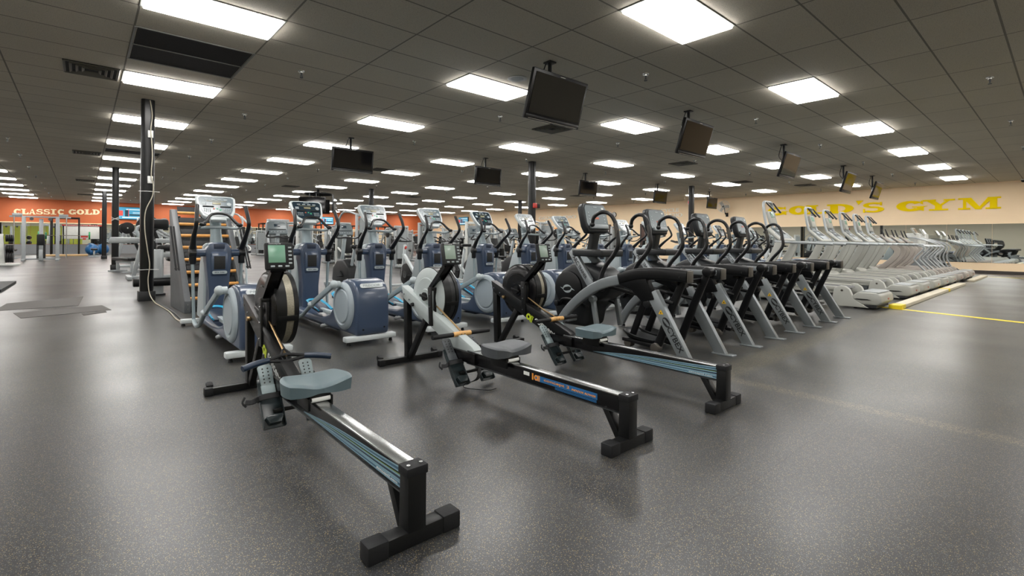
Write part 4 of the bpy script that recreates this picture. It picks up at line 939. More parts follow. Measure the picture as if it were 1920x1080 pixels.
    for s in (-1, 1):
        dc = MB().lathe([(0, .03), (.17, .03), (.19, .022), (.195, 0), (0, 0)], (s * .165, 1.58, .53), (s, 0, 0), 40).out('housing_disc', 'arcblack', t)
        n = 16; m = MB()
        m.M = frame_m((s * .197, 1.58, .53), (0, -s, 0), (0, 0, 1))
        for sg in (1, -1):
            p = []
            for k in range(n + 1):
                A_ = math.radians(-25 + 190 * k / n); p.append((sg * .062 * math.cos(A_), sg * .045 * math.sin(A_)))
            for k in range(n, -1, -1):
                A_ = math.radians(-25 + 190 * k / n); r_ = .062 - .024 * math.sin(PI * k / n); p.append((sg * r_ * math.cos(A_), sg * (r_ - .017) * math.sin(A_)))
            m.prism(p, 0, .001, 'z')
            m.prism([(sg * .055, sg * -.01), (sg * .06, sg * .004), (sg * .105, sg * .012), (sg * .06, sg * -.012)], 0, .001, 'z')
        m.out('housing_emblem', 'silver', dc)
        # step crank
        MB().tube([(s * .21, 1.68, .36), (s * .24, 1.60, .42), (s * .24, 1.45, .42), (s * .24, 1.25, .36)], .014, 8, 4).cyl((s * .19, 1.69, .36), (s * .26, 1.69, .36), .03, None, 14, .005).out('step_crank', 'arcblack', t)
    for s in (-1, 1):
        MB().bar((s * .2, 1.22, .44), (s * .2, 1.16, .14), .04, .05, .008).cyl((s * .17, 1.22, .45), (s * .235, 1.22, .45), .035, None, 16, .006).out('linkage', 'arcgrey', t)
    # struts
    for s in (-1, 1):
        m = MB(); m.bar((s * .12, 1.58, .95), (s * .24, 1.18, .56), .05, .085, .008); stt = m.out('diagonal_strut', 'arcgrey', t)
        if s < 0:
            a = (Vector((-.24, 1.18, .56)) - Vector((-.12, 1.58, .95))).normalized(); c0 = (Vector((-.24, 1.18, .56)) + Vector((-.12, 1.58, .95))) / 2
            nn = Vector((-1, 0, 0)); nn = (nn - a * nn.dot(a)).normalized(); up = nn.cross(a)
            if up.z < 0: up = -up
            c0 = c0 + nn * .0265
            Mx = frame_m(c0, a, nn.cross(a))
            text('strut_print', 'ARC', .13, .045, Mx @ Matrix.Translation((-.13, 0, 0)), 'blackprint', stt)
            text('strut_print', 'TRAINER', .19, .035, Mx @ Matrix.Translation((.045, 0, 0)), 'blackprint', stt)
    # tray, neck, console
    m = MB(); m.prism([(-.19, 1.12), (.19, 1.12), (.21, 1.25), (.19, 1.5), (.1, 1.62), (-.1, 1.62), (-.19, 1.5), (-.21, 1.25)], .89, .965, 'z', .018, 3); tr = m.out('tray', 'arcdark', t)
    MB().cyl((-.12, 1.25, .963), (-.12, 1.25, .969), .045, None, 20).cyl((.12, 1.25, .963), (.12, 1.25, .969), .045, None, 20).box((0, 1.45, .965), (.2, .12, .006), .002).out('tray_recess', 'ventdk', tr)
    m = MB(); m.sweep([(0, 1.40, .95), (0, 1.36, 1.15), (0, 1.36, 1.2)], rr(.12, .07, .02), side=(1, 0, 0)); m.out('console_neck', 'arcdark', t)
    L = Matrix.Translation((0, 1.36, 1.30)) @ Matrix.Rotation(math.radians(-14), 4, 'X')
    m = MB(); m.M = L; m.prism([(-.17, -.16), (.17, -.16), (.205, -.08), (.205, .12), (.17, .17), (-.17, .17), (-.205, .12), (-.205, -.08)], -.02, .06, 'y', .02, 3); cs = m.out('console', 'arcdark', t)
    m = MB(); m.M = L; m.prism([(-.165, -.085), (.165, -.085), (.18, -.05), (.175, .11), (.155, .145), (-.155, .145), (-.175, .11), (-.18, -.05)], -.024, -.02, 'y'); m.out('console_face', 'facegr', cs)
    m = MB(); m.M = L; m.box((0, -.035, -.10), (.30, .035, .05), .01); m.out('reading_ledge', 'arcgrey', cs)
    m = MB(); m.M = L
    for sx in (-1, 1):
        for j in range(4): m.box((sx * .13, -.0255, .06 - j * .035), (.02, .003, .012), .001)
    m.box((0, -.0255, .125), (.06, .003, .008)); m.out('keypad', 'key', cs)
    m = MB(); m.M = L; m.box((.125, -.0255, .112), (.035, .003, .02)); m.out('sticker', 'white', cs)
    m = MB(); m.M = L; m.box((0, -.0255, .0), (.07, .003, .02)); m.out('display', 'keyred', cs)
    return t
M['facegr'] = mat('arc_console_face', '667074', 0.3, coat=0.1, var=0.03)
ap = None
for i, X in enumerate((4.30, 5.53, 6.74, 7.97)):
    lab = f'graphite arc trainer, {ORD[i]} from the left, ' + ('beside the right rowing machine', 'right of the nearest one', 'left of the last one', 'next to the treadmills')[i]
    if ap is None: ap = arc_machine(lab, 'arc trainers in the front row'); ap.location = (X, 2.0, 0)
    else: dup(ap, (X, 2.0, 0), 0, lab)

# ------------------------------------------------------------------ treadmills (local origin: rear right corner region, x centre, y = 0 at rear)
def treadmill(kind, lab, grp):
    sh = 'tread' if kind != 'curved' else 'tread2'
    t = thing('treadmill', lab, 'treadmill', (0, 0, 0), 0, grp)
    # rear wheel housings either side joined by the roll-cover box
    for s in (-1, 1):
        x0 = s * .36
        m = MB(); m.prism([(.10, .02), (.30, .15), (.36, .30), (.42, .35), (.50, .355), (.57, .31), (.62, .02)], x0 - .05, x0 + .05, 'x', .012, 3); m.out('side_housing', sh, t)
    m = MB(); m.prism([(-.02, .07), (-.07, .13), (-.05, .235), (.0, .27), (.24, .275), (.36, .17), (.30, .07)], -.40, .40, 'x', .022, 3); m.out('rear_cover', sh, t)
    MB().box((0, .15, .045), (.77, .30, .05), .01).out('cover_base', 'arcdark', t)
    MB().prism([(-.02, .272), (.22, .279), (.22, .285), (-.01, .278)], -.36, .36, 'x').out('cover_top', 'shroud', t)
    m = MB()
    for s in (-1, 1): m.prism([(.06, .15), (.12, .165), (.26, .165), (.30, .15), (.2, .14)], s * .402 - .003, s * .402 + .003, 'x')
    m.out('vent_slot', 'ventdk', t)
    for s in (-1, 1): MB().cyl((s * .405, .46, .28), (s * .42, .46, .28), .018, None, 14, .003).out('bolt', 'arcend', t)
    MB().box((.05, -.065, .16), (.1, .004, .03), .001).out('maker_print', 'keyred', t)
    m = MB(); m.prism([(.55, .22), (.55, .28), (.62, .30), (2.0, .32), (2.1, .30), (2.1, .23)], -.36, .36, 'x', .015); m.out('deck', sh, t)
    MB().prism([(.42, .30), (.47, .32), (1.9, .345), (1.9, .33), (.47, .305)], -.25, .25, 'x').out('running_belt', 'belt', t)
    for s in (-1, 1): MB().prism([(.50, .27), (.50, .335), (1.95, .36), (1.95, .30)], s * .33 - .045, s * .33 + .045, 'x', .010).out('side_rail', sh, t)
    m = MB(); m.prism([(.9, .04), (.9, .12), (1.9, .14), (1.9, .03)], -.28, .28, 'x', .01); m.out('lower_frame', 'machdk', t)
    m = MB(); m.prism([(1.55, .03), (1.5, .28), (1.6, .40), (1.9, .42), (2.08, .35), (2.1, .03)], -.33, .33, 'x', .04, 3); m.out('motor_hood', sh, t)
    for s in (-1, 1): MB().cyl((s * .3, .3, 0), (s * .3, .3, .05), .025, None, 12).cyl((s * .3, 1.9, 0), (s * .3, 1.9, .05), .025, None, 12).out('levelling_foot', 'rubber', t)
    ht = 1.07
    for s in (-1, 1):
        x = s * .37
        if kind == 'curved':
            m = MB(); m.sweep([(x, 1.70, .28), (x, 1.50, .45), (x, 1.30, .68), (x, 1.24, .86), (x, 1.36, 1.02)], rr(.06, .15, .02), side=(1, 0, 0), sm=5); m.out('upright', 'tread2', t)
            MB().tube([(x, 1.45, 1.04), (x, 1.0, 1.03), (x, .72, 1.0), (x, .66, .93), (x, .86, .66), (x, .80, .52), (x, .62, .30)], .024, 10, 4).out('handrail', 'mach', t)
            MB().tube([(s * .25, 1.35, 1.03), (s * .25, 1.5, 1.12), (s * .24, 1.58, 1.32), (s * .235, 1.64, 1.50)], [.016, .018, .02, .016], 8, 4).out('curved_handle', 'grip', t)
        else:
            m = MB(); m.sweep([(x, 1.85, .25), (x, 1.66, .55), (x, 1.50, .85), (x, 1.42, ht)], rr(.05, .16, .02), [1, 1, .92, .85], side=(1, 0, 0), sm=4); m.out('upright', sh, t)
            MB().tube([(x, 1.50, ht + .01), (x, .72, ht - .02), (x, .60, ht - .03)], .024, 10, 3).out('handrail', 'mach', t)
    MB().bar((-.37, 1.45, ht), (.37, 1.45, ht), .05, .04, .01, (0, 1, 0)).out('cross_bar', 'mach', t)
    L = Matrix.Translation((0, 1.52, 1.23)) @ Matrix.Rotation(math.radians(-48), 4, 'X')
    m = MB(); m.M = L; m.prism([(-.34, -.18), (.34, -.18), (.36, -.1), (.30, .18), (-.30, .18), (-.36, -.1)], 0, .05, 'y', .02, 3); cs = m.out('console', sh, t)
    m = MB(); m.M = L; m.prism([(-.22, -.13), (.22, -.13), (.2, .15), (-.2, .15)], -.004, 0, 'y'); m.out('console_face', 'facelt' if kind != 'curved' else 'amber', cs)
    m = MB(); m.M = L
    m.box((0, -.005, -.075), (.36, .002, .11))
    for i in range(7):
        for j in range(2): m.box((-.15 + i * .05, -.006, -.10 + j * .05), (.03, .004, .02), .001)
    m.box((0, -.006, .08), (.16, .004, .05)); m.out('keypad', 'key', cs)
    MB().cyl((-.28, 1.47, 1.14), (-.28, 1.55, 1.22), .04, None, 16).cyl((.28, 1.47, 1.14), (.28, 1.55, 1.22), .04, None, 16).out('cup_holder', 'shroud', cs)
    if kind == 'arch':
        m = MB()
        for s in (-1, 1): m.tube([(s * .27, 1.50, 1.15), (s * .25, 1.66, 1.32), (s * .23, 1.72, 1.5), (s * .21, 1.76, 1.75), (s * .15, 1.77, 1.83), (0, 1.77, 1.835)], .026, 10, 4)
        m.out('screen_arch', 'mach', t)
        for s in (-1, 1): MB().tube([(s * .17, 1.73, 1.82), (s * .14, 1.66, 1.73), (s * .12, 1.58, 1.63)], [.012, .016, .02], 10, 3).out('hanging_grip', 'grip', t)
        L = Matrix.Translation((0, 1.70, 1.53)) @ Matrix.Rotation(math.radians(-15), 4, 'X')
        m = MB(); m.M = L; m.box((0, 0, 0), (.26, .06, .26), .02); sc = m.out('personal_screen', 'tread', t)
        m = MB(); m.M = L; m.box((0, -.032, .05), (.15, .004, .10), .002); m.out('screen_glass', 'lcd', sc)
        MB().cyl((0, 1.70, 1.40), (0, 1.60, 1.25), .025).out('screen_stem', 'mach', sc)
    return t
tp = {}
TX = [(10.05, 'arch'), (12.3, 'arch'), (13.5, 'arch'), (14.75, 'arch'), (15.95, 'arch'), (17.15, 'arch'), (18.35, 'curved'), (19.6, 'curved'), (20.9, 'curved')]
TN = {'arch': 'pale grey treadmill with a tall screen arch', 'curved': 'taupe treadmill with curved uprights'}
for i, (X, k) in enumerate(TX):
    if X == 11.15: pass
    lab = f'{TN[k]}, {ORD[i]} from the left'
    if k not in tp: tp[k] = treadmill(k, lab, 'treadmills with their ends along the pale curb'); tp[k].location = (X, 1.98, 0)
    else: dup(tp[k], (X, 1.98, 0), 0, lab)
# second treadmill-like row seen beyond, towards the mirrors: stair machines
def stairmill(X, Y, lab):
    t = thing('stair_machine', lab, 'stair climber', (X, Y, 0), 0, 'stair machines by the mirror wall')
    m = MB(); 
    for s in (-1, 1): m.prism([(0, .02), (0, .16), (.25, .26), (.9, .85), (1.25, .9), (1.3, .02)], s * .33 - .03, s * .33 + .03, 'x', .02, 3)
    m.out('side_shell', 'machdk', t)
    for k in range(4): MB().box((0, .15 + k * .22, .18 + k * .17), (.56, .22, .05), .008).out('step', 'rubber', t)
    m = MB()
    for s in (-1, 1): m.tube([(s * .37, .15, .1), (s * .37, .35, .6), (s * .37, .25, 1.0), (s * .37, .8, 1.25), (s * .33, 1.1, 1.3)], .022, 8, 4)
    m.out('handrail', 'mach', t)
    MB().box((0, 1.0, .9), (.5, .35, 1.1), .05).out('tower', 'cream', t)
    L = Matrix.Translation((0, .95, 1.5)) @ Matrix.Rotation(-.5, 4, 'X'); m = MB(); m.M = L; m.box((0, 0, 0), (.55, .06, .3), .03); c = m.out('console', 'tread', t)
    m = MB(); m.M = L; m.box((0, -.032, .0), (.4, .005, .2)); m.out('console_face', 'facedk', c)
    return t
s0 = stairmill(22.5, 2.6, 'grey stair machine left of the last two at the mirror wall'); dup(s0, (24.0, 2.6, 0), 0, 'grey stair machine closest to the beige wall mirror')

# ------------------------------------------------------------------ ladder climber with wooden rungs
def ladder():
    t = thing('ladder_climber', 'dark grey inclined ladder climber with varnished wooden rungs beside the nearest column', 'ladder climber', (1.50, 8.0, 0), math.radians(2))
    y1, z1 = 1.10, 1.50
    for s in (-1, 1):
        x = s * .37
        m = MB(); m.prism([(-.12, .0), (-.02, -.0 + .01), (.05, .16), (y1 - .02, z1), (y1 - .12, z1 + .02), (-.14, .17)] if False else [(-.02, .0), (.16, .0), (1.0, .0), (y1 + .08, z1 - .06), (y1 + .06, z1), (y1 - .06, z1), (-.06, .17), (-.06, .0)], x - .04, x + .04, 'x', .006); sp_ = m.out('side_panel', 'arcgreyd', t)
        MB().cyl((x, -.060, .06), (x, -.066, .06), .01, None, 10).cyl((x, -.062, .12), (x, -.066, .12), .01, None, 10).out('bolt', 'steel', sp_)
    d = Vector((0, y1 + .0, z1 - .17)).normalized()
    n = 12
    for k in range(8):
        s = .06 + k * .232; c = Vector((0, -.03, .15)) + d * s
        MB().cyl((-.33, c.y, c.z), (.33, c.y, c.z), .024, None, 14).out('wooden_rung', 'rung', t)
        MB().box((0, c.y + .10, c.z + .06), (.62, .02, .11), .003, (-.7, 0, 0)).out('step_slat', 'rubber', t)
    MB().bar((0, .22, .02), (0, y1 + .02, z1 - .18), .66, .02).out('back_panel', 'arcgreyd', t)
    for s in (-1, 1):
        x = s * .45
        for dx in (0, .035): MB().tube([(x + s * dx, .16, .62), (x + s * dx, .10, .60), (x + s * dx, .55, 1.22)], .013, 8).out('side_rail', 'rubber', t)
    m = MB(); m.tube([(.45, .05, .0), (.47, .25, .45), (.5, .35, 1.1), (.5, .15, 1.22), (.46, .5, 1.4)], .016, 8, 4); m.out('hand_rail', 'silver', t)
    MB().bar((-.33, -.03, .05), (.33, -.03, .05), .05, .08, .005, (0, 1, 0)).out('bottom_bar', 'black', t)
    m = MB()
    for s in (-1, 1): m.bar((s * .3, 1.1, 1.4), (s * .3, 1.35, .02), .05, .05)
    m.out('rear_strut', 'black', t)
M['arcgreyd'] = mat('dark_grey_panel', '55585b', 0.45, bump=.1)
ladder()
# ------------------------------------------------------------------ background machines
def tower_machine(var):
    """selectorised weight machine: shrouded stack tower, seat, back pad, arms"""
    t = thing('weight_machine', '', 'weight machine')
    body = 'mach' if var != 2 else 'cream'
    H = (1.55, 1.75, 1.65)[var % 3]
    m = MB()
    for s in (-1, 1): m.box((s * .26, .55, H / 2), (.06, .10, H), .012); 
    m.box((0, .55, H), (.58, .12, .09), .02); m.box((0, .55, .06), (.58, .5, .08), .012); m.box((0, -.1, .06), (.09, 1.1, .07), .01); m.box((0, -.6, .05), (.6, .09, .07), .01)
    m.out('frame', body, t)
    m = MB(); m.prism(rr(.42, .16, .06, 3), .35, H - .08, 'z'); m.M = Matrix(); sh = m.out('shroud', 'shroud', t, loc=(0, .62, 0))
    MB().box((0, .535, H * .5), (.10, .01, H * .6), .003).out('stack_slot', 'ventdk', sh) if False else None
    m = MB()
    for k in range(12): m.box((0, .50, .16 + k * .045), (.24, .10, .04), .004)
    m.out('weight_stack', 'plate', t)
    m = MB(); m.cyl((-.08, .5, .1), (-.08, .5, H), .01, None, 8); m.cyl((.08, .5, .1), (.08, .5, H), .01, None, 8); m.out('guide_rod', 'steel', t)
    m = MB(); m.box((0, -.18, .45), (.34, .36, .08), .03, seg=3); m.out('seat', 'pad', t)
    m = MB(); m.bar((0, .08, .55), (0, .18, 1.15 if var != 1 else 1.3), .30, .08, .03); m.out('back_pad', 'pad', t)
    MB().box((0, -.15, .22), (.08, .10, .4), .01).bar((0, .2, .1), (0, .26, 1.1), .07, .07, .01).out('seat_post', body, t)
    for s in (-1, 1):
        m = MB()
        if var == 0: m.tube([(s * .2, .4, H - .05), (s * .42, .1, H - .1), (s * .45, -.15, 1.0), (s * .40, -.30, .85)], .028, 8, 4)
        elif var == 1: m.tube([(s * .15, .45, H), (s * .45, .2, H + .1), (s * .5, -.1, H - .1), (s * .42, -.25, H - .35)], .028, 8, 4)
        else: m.tube([(s * .25, .3, .7), (s * .42, 0, .75), (s * .42, -.35, .6), (s * .25, -.5, .45)], .03, 8, 4)
        m.out('lever_arm', body, t)
        e = ((s * .40, -.30, .85), (s * .42, -.25, H - .35), (s * .25, -.5, .45))[var]
        MB().cyl((e[0] - .09, e[1], e[2]), (e[0] + .09, e[1], e[2]), .03 if var != 2 else .05, None, 12, .005).out('grip', 'rubber', t)
    MB().box((.12 if var else -.1, .49, H - .22), (.18, .02, .14), .004).out('instruction_plate', 'white', t)
    return t
def lever_machine():
    t = thing('plate_loaded_machine', '', 'weight machine')
    m = MB(); m.box((0, 0, .05), (.09, 1.5, .08), .01); m.box((0, -.7, .05), (.9, .09, .08), .01); m.box((0, .7, .05), (.9, .09, .08), .01)
    m.bar((0, .6, .08), (0, .35, 1.35), .09, .09, .012); m.box((0, -.3, .3), (.08, .08, .5), .01); m.out('frame', 'mach', t)
    MB().box((0, -.3, .52), (.36, .38, .09), .03).out('seat', 'pad', t); MB().bar((0, -.05, .6), (0, .2, 1.25), .3, .09, .03).out('back_pad', 'pad', t)
    for s in (-1, 1):
        MB().tube([(s * .08, .4, 1.35), (s * .5, .3, 1.38), (s * .55, -.1, 1.1), (s * .5, -.5, .95)], .03, 8, 3).out('lever_arm', 'mach', t)
        MB().cyl((s * .48, -.52, .95), (s * .34, -.55, .95), .026, None, 12).out('grip', 'rubber', t)
        MB().cyl((s * .5, .32, 1.38), (s * .78, .32, 1.38), .025, None, 10).out('plate_peg', 'steel', t)
        MB().cyl((s * .60, .32, 1.38), (s * .65, .32, 1.38), .20, None, 28, .008).out('weight_plate', 'plate', t)
    return t
def leg_machine():
    t = thing('leg_curl_machine', '', 'weight machine')
    m = MB(); m.cyl((-.28, -.5, 0), (-.28, -.5, .84), .085, None, 20, .01); m.bar((-.2, -.5, .22), (.9, -.3, .22), .09, .09, .012, (0, 0, 1)); m.bar((-.28, -.5, .74), (.9, -.4, .74), .09, .08, .012, (0, 0, 1)); m.bar((-.3, -.3, 1.0), (.9, -.2, 1.0), .08, .08, .01, (0, 0, 1))
    m.box((.62, .2, .6), (.09, .12, 1.2), .01); m.out('frame', 'mach', t)
    m = MB(); m.cyl((-.28, -.5, 0), (-.28, -.5, .03), .12); m.out('post_foot', 'rubber', t)
    for x, y, z, a, b, c in ((.1, -.2, .86, .75, .3, .11), (.15, -.45, .66, .6, .3, .08), (.2, -.1, .45, .4, .35, .12)): MB().box((x, y, z), (a, b, c), .04, seg=3).out('pad', 'pad', t)
    MB().cyl((-.66, -.6, .25), (.15, -.6, .25), .075, None, 20, .02).out('roller_pad', 'pad', t)
    MB().bar((-.35, .1, 1.32), (-.05, .1, 1.32), .12, .20, .05, (0, 1, 0)).out('shoulder_pad', 'pad', t)
    m = MB(); m.tube([(-.5, .1, 1.0), (-.55, .1, 1.25), (-.2, .2, 1.3), (.4, .3, 1.25)], .03, 8, 3); m.bar((.5, -.3, 1.45), (.8, -.6, .9), .05, .03); m.out('lever', 'silver', t)
    MB().cyl((.45, -.3, 1.5), (.52, -.35, 1.2), .035, None, 12).out('grip', 'rubber', t)
    MB().prism([(-1.0, .95), (-.96, 1.06), (-.4, 1.06), (-.35, .95)], .0, .06, 'y', .02).out('cam_plate', 'mach', t)
    return t
def bench():
    t = thing('weight_bench', '', 'bench')
    m = MB(); m.box((0, 0, .30), (.08, 1.1, .07), .01)
    for y in (-.5, .5): m.bar((-.25, y, .02), (.25, y, .02), .06, .05, .005, (0, 1, 0)); m.box((0, y, .17), (.07, .07, .3), .01)
    m.out('frame', 'mach', t); MB().box((0, 0, .40), (.28, 1.2, .09), .03, seg=3).out('pad', 'pad', t); return t
def bike(lab=None):
    """older upright cycle / crosstrainer with dark hull, console and bars"""
    t = thing('upright_exercise_bike', '', 'exercise bike')
    m = MB(); m.prism([(-.2, .1), (-.15, .45), (.1, .62), (.45, .6), (.7, .4), (.75, .1)], -.12, .12, 'x', .05, 3); m.out('hull', 'arcdark', t)
    m = MB(); m.bar((-.28, -.45, .04), (.28, -.45, .04), .08, .06, .01, (0, 1, 0)); m.bar((-.28, .75, .04), (.28, .75, .04), .08, .06, .01, (0, 1, 0)); m.box((0, .15, .08), (.12, 1.2, .07), .015); m.out('base', 'silver', t)
    MB().bar((0, .45, .5), (0, .28, 1.16), .08, .06, .015).out('front_post', 'silver', t)
    MB().bar((0, -.05, .4), (0, -.25, .85), .06, .06, .015).out('seat_post', 'silver', t)
    m = MB(); m.prism([(-.14, -.42), (.14, -.42), (.13, -.3), (.05, -.12), (-.05, -.12), (-.13, -.3)], .86, .94, 'z', .025, 3); m.out('saddle', 'pad', t)
    m = MB(); m.tube([(-.26, .0, 1.2), (-.25, .15, 1.1), (-.12, .24, 1.08), (0, .26, 1.1), (.12, .24, 1.08), (.25, .15, 1.1), (.26, .0, 1.2)], .018, 8, 4); m.out('handlebar', 'grip', t)
    L = Matrix.Translation((0, .34, 1.27)) @ Matrix.Rotation(-.35, 4, 'X')
    m = MB(); m.M = L; m.prism([(-.20, -.13), (.20, -.13), (.21, -.06), (.19, .13), (.14, .155), (-.14, .155), (-.19, .13), (-.21, -.06)], -.02, .05, 'y', .015, 3); c = m.out('console', 'facegr', t)
    m = MB(); m.M = L; m.box((0, -.024, -.03), (.34, .012, .012), .003); m.out('ledge', 'ventdk', c)
    m = MB(); m.M = L; m.box((0, -.022, .06), (.12, .004, .06), .002); m.out('display', 'facedk', c)
    m = MB(); m.M = L
    for i in range(5): m.box((-.12 + i * .06, -.022, -.08), (.03, .004, .014), .001)
    m.box((0, -.022, .125), (.1, .004, .01)); m.out('keypad', 'key', c)
    for s in (-1, 1): MB().bar((s * .14, .2, .34), (s * .14, .2 + s * .12, .34 + s * .1), .02, .03).box((s * .2, .2 + s * .12, .34 + s * .1), (.1, .1, .025), .006).out('pedal', 'rubber', t)
    return t
def spin():
    t = thing('spin_bike', '', 'exercise bike')
    m = MB(); m.bar((-.26, -.5, .05), (.26, -.5, .05), .07, .05, .01, (0, 1, 0)); m.bar((-.26, .5, .05), (.26, .5, .05), .07, .05, .01, (0, 1, 0)); m.bar((0, -.5, .06), (0, .5, .06), .06, .05, .01)
    m.bar((0, .5, .1), (0, .35, .95), .06, .05, .01); m.bar((0, .42, .75), (0, -.05, .35), .06, .07, .01); m.bar((0, 0, .1), (0, -.22, .85), .05, .07, .01); m.bar((0, -.5, .08), (0, -.05, .4), .05, .05, .01); m.out('frame', 'silver2', t)
    MB().cyl((-.03, .28, .30), (.03, .28, .30), .24, None, 32, .01).out('flywheel', 'plate', t)
    MB().cyl((.035, .28, .3), (.05, .28, .3), .08, None, 20).cyl((-.05, .28, .3), (-.035, .28, .3), .08, None, 20).out('hub', 'steel', t)
    m = MB(); m.prism([(-.12, -.38), (.12, -.38), (.11, -.28), (.04, -.08), (-.04, -.08), (-.11, -.28)], .90, .97, 'z', .02, 3); m.out('saddle', 'pad', t)
    m = MB(); m.tube([(-.2, .62, 1.1), (-.2, .42, 1.04), (0, .35, 1.02), (.2, .42, 1.04), (.2, .62, 1.1)], .016, 8, 3); m.tube([(-.08, .4, 1.04), (-.06, .68, 1.12), (.06, .68, 1.12), (.08, .4, 1.04)], .014, 8, 2); m.out('handlebar', 'grip', t)
    MB().cyl((0, .36, .86), (0, .31, .90), .025, None, 12).out('resistance_knob', 'red', t)
    for s in (-1, 1): MB().bar((s * .09, 0, .34), (s * .09, s * .15, .30), .02, .03).box((s * .16, s * .15, .30), (.1, .09, .03), .006).out('pedal', 'rubber', t)
    return t
def rack(dark=True):
    t = thing('power_rack', '', 'rack'); c = 'black' if dark else 'mach'
    m = MB()
    for sx in (-1, 1):
        for y in (-.55, .55): m.box((sx * .6, y, 1.1), (.08, .08, 2.2), .008)
        m.box((sx * .6, 0, .04), (.08, 1.2, .08), .008); m.box((sx * .6, 0, 2.16), (.08, 1.2, .08), .008)
    for y in (-.55, .55): m.box((0, y, 2.16), (1.2, .08, .08), .008)
    m.out('frame', c, t)
    MB().cyl((-1.05, -.62, 1.15), (1.05, -.62, 1.15), .015, None, 8).out('barbell', 'steel', t)
    return t
def smith():
    t = thing('cable_station', '', 'cable machine')
    m = MB()
    for x in (-.55, .55): m.box((x, 0, 1.05), (.13, .11, 2.1), .012); m.box((x, .0, .05), (.12, .8, .09), .012)
    m.box((0, 0, 2.08), (2.0, .07, .07), .01); m.box((.0, .25, .08), (1.3, .08, .08), .01); m.box((-.75, 0, 2.16), (.32, .1, .14), .01); m.box((.75, 0, 2.16), (.32, .1, .14), .01); m.bar((0, .2, 0), (0, .2, 2.0), .14, .12, .01); m.out('frame', 'mach', t)
    m = MB(); m.box((0, -.05, 1.0), (.26, .12, .52), .04, seg=3); m.out('back_pad', 'pad', t)
    m = MB()
    for k in range(14): m.box((0, .22, .14 + k * .05), (.3, .14, .044), .004)
    m.out('weight_stack', 'plate', t)
    m = MB(); m.cyl((-.85, -.05, .1), (-.85, -.05, 2.1), .02, None, 8); m.cyl((.85, -.05, .1), (.85, -.05, 2.1), .02, None, 8); m.out('guide_rod', 'steel', t)
    for s in (-1, 1): MB().cyl((s * .3, -.04, 1.98), (s * .3, .0, 1.98), .07, None, 18).out('pulley', 'dsteel', t)
    MB().box((0, -.1, .28), (.12, .16, .5), .01).out('seat_post', 'mach', t)
    return t
def platetree():
    t = thing('plate_tree', '', 'weight storage')
    MB().prism([(-.12, .0), (.12, .0), (.06, 1.15), (-.06, 1.15)], -.06, .06, 'y', .01).box((0, 0, .04), (1.0, .5, .07), .01).out('frame', 'cream', t)
    for z, r in ((.30, .19), (.62, .14), (1.0, .13)):
        for s in (-1, 1):
            for k in range(4): MB().cyl((s * (.12 + k * .055), 0, z), (s * (.165 + k * .055), 0, z), r, None, 24, .006).out('weight_plate', 'plate', t)
    return t
SM = smith(); SM.scale.z = .93
protos = dict(tower0=tower_machine(0), tower1=tower_machine(1), tower2=tower_machine(2), lever=lever_machine(), leg=leg_machine(), bench=bench(), bike=bike(), spin=spin(), rack=rack(), smith=SM, tree=platetree())
used = set()
def put(kind, x, y, rz, lab, grp):
    p = protos[kind]
    if kind not in used: used.add(kind); p.location = (x, y, 0); p.rotation_euler = (0, 0, rz); tag(p, lab, None, grp); return p
    return dup(p, (x, y, 0), rz, lab, grp)
# left aisle
put('leg', 1.35, 11.3, 0, 'grey leg machine with roller pads directly behind the nearest column', 'strength machines along the left aisle')
put('tower0', 2.6, 13.6, .3, 'weight-stack machine between the nearest column and the ladder climber', 'strength machines along the left aisle')
put('lever', 1.6, 15.3, PI / 2, 'plate-loaded lever machine farther along the left aisle, behind the leg machine', 'strength machines along the left aisle')
put('bench', 1.0, 18.7, .3, 'grey flat bench with its end by the second black column', 'strength machines along the left aisle')
put('lever', 1.5, 21.4, PI / 2, 'plate-loaded machine beside the second black column', 'strength machines along the left aisle')
put('tower1', 2.2, 24.2, 0, 'silver weight-stack machine beyond the second black column', 'strength machines along the left aisle')
put('bench', .5, 34.6, 0, 'small bench beyond the third black column', 'benches near the orange wall')
put('bench', -2.6, 33.0, 0, 'flat bench left of the cable station near the orange wall', 'benches near the orange wall')
put('tree', -2.25, 24.9, 0, 'white plate tree loaded with black plates at the left picture edge', 'plate storage at the left')
put('smith', -1.4, 29.3, 0, 'tall silver cable station under the cream lettering', 'frames at the left end')
put('smith', -4.2, 28.0, 0, 'silver cable station cut off by the left picture edge', 'frames at the left end')
put('rack', -.75, 37.6, 0, 'black power rack with barbell in front of the orange wall', 'frames at the left end')
put('tree', -3.0, 31.5, PI / 2, 'small plate tree behind the cable station at the left', 'plate storage at the left')
put('rack', -4.6, 37.4, 0, 'black power rack at the far left', 'frames at the left end')
MB().box((-.65, 36.4, .04), (1.8, 1.1, .08), .01).out('lifting_platform', 'platwood', None, 'tan wooden lifting platform at the foot of the black rack', 'platform')
for x, c, l in ((.32, 'green', 'green bumper plate on the bar of the black rack'), (-1.85, 'green', 'green bumper plate on the left end of the rack bar')):
    MB().cyl((x - .04, 36.98, 1.15), (x + .04, 36.98, 1.15), .225, None, 28, .01).out('bumper_plate', c, None, l, 'weight plate', 'coloured bumper plates')
MB().cyl((.36, 37.2, .225), (.44, 37.2, .225), .225, None, 28, .01).out('bumper_plate', 'blueplate', None, 'blue bumper plate standing beside the rack', 'weight plate', 'coloured bumper plates')
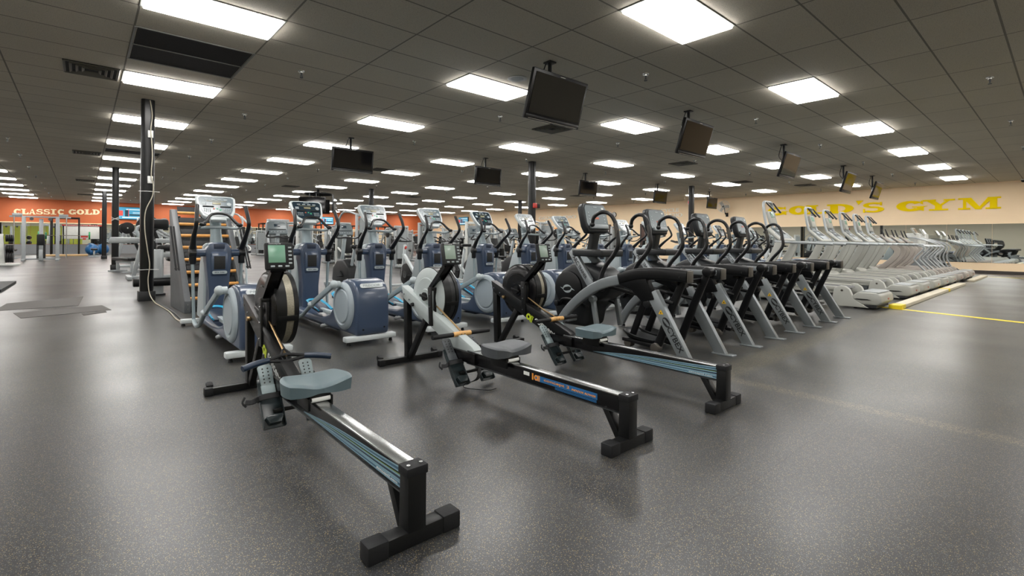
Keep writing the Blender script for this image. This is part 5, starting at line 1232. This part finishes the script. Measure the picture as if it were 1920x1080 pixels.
for x, y, l in ((.45, 38.0, 'blue stability ball nearer the bench'), (-.02 + 1.0, 39.0, 'blue stability ball behind the other one')):
    MB().ball((x, y, .33), .33, (1, 1, 1), 24, 14).out('stability_ball', 'ball', None, l, 'exercise ball', 'blue stability balls')
# row of older bikes behind the ellipticals
bx = [3.1, 4.55, 8.3, 9.75, 11.1, 12.6, 14.1, 15.6]
for i, x in enumerate(bx):
    put('bike', x, 10.3, 0, f'grey upright bike, {ORD[i]} from the left in the row behind the ellipticals', 'upright bikes behind the ellipticals')
for i, (x, y) in enumerate(((5.45, 9.1), (6.55, 9.4), (7.3, 9.9), (17.0, 9.0), (18.2, 9.1), (16.2, 7.6), (17.4, 7.6), (18.7, 7.6), (20.0, 7.6), (21.3, 7.6))):
    put('spin', x, y, -.1 * (i % 3), f'silver spin bike, {ORD[i]} from the left behind the elliptical row', 'spin bikes')
# strength floor
i = 0
KS = ['tower0', 'tower1', 'tower2', 'tower1', 'lever', 'tower0', 'tower2']
rows = [(13.8, 4.2, 22, 1.95), (17.2, 3.4, 23, 2.0), (20.8, 4.4, 23, 2.1), (24.8, 3.4, 23.5, 2.2), (29.0, 3.6, 23.5, 2.5), (33.5, 3.2, 23.5, 2.7)]
for r, (y, x0, x1, dx) in enumerate(rows):
    x = x0; c = 0
    while x < x1:
        k = KS[(i * 3 + r) % 7]
        if not (abs(x - 8.4) < .9 and r == 0) and not (abs(x - 10) < .9 and abs(y - 20.8) < 1.2) and not (abs(x - 19.05) < .9 and abs(y - 20.8) < 1.2):
            put(k, x + random.uniform(-.15, .15), y + random.uniform(-.3, .3), (0, PI, .25, PI + .2)[i % 4], f'{"plate-loaded lever" if k == "lever" else "weight-stack"} machine, {ORD[c]} from the left, {ORD[r]} row behind the bikes', f'strength machines in the {ORD[r]} row')
            c += 1
        x += dx; i += 1
for i, x in enumerate((7.5, 10.5, 13.5, 16.5, 19.5)):
    put('rack', x, 37.8, 0, f'black power rack under the orange wall, {ORD[i]} from the left of the five right-hand ones', 'racks under the orange wall')
for k, p in protos.items():
    if k not in used: print('UNUSED', k)
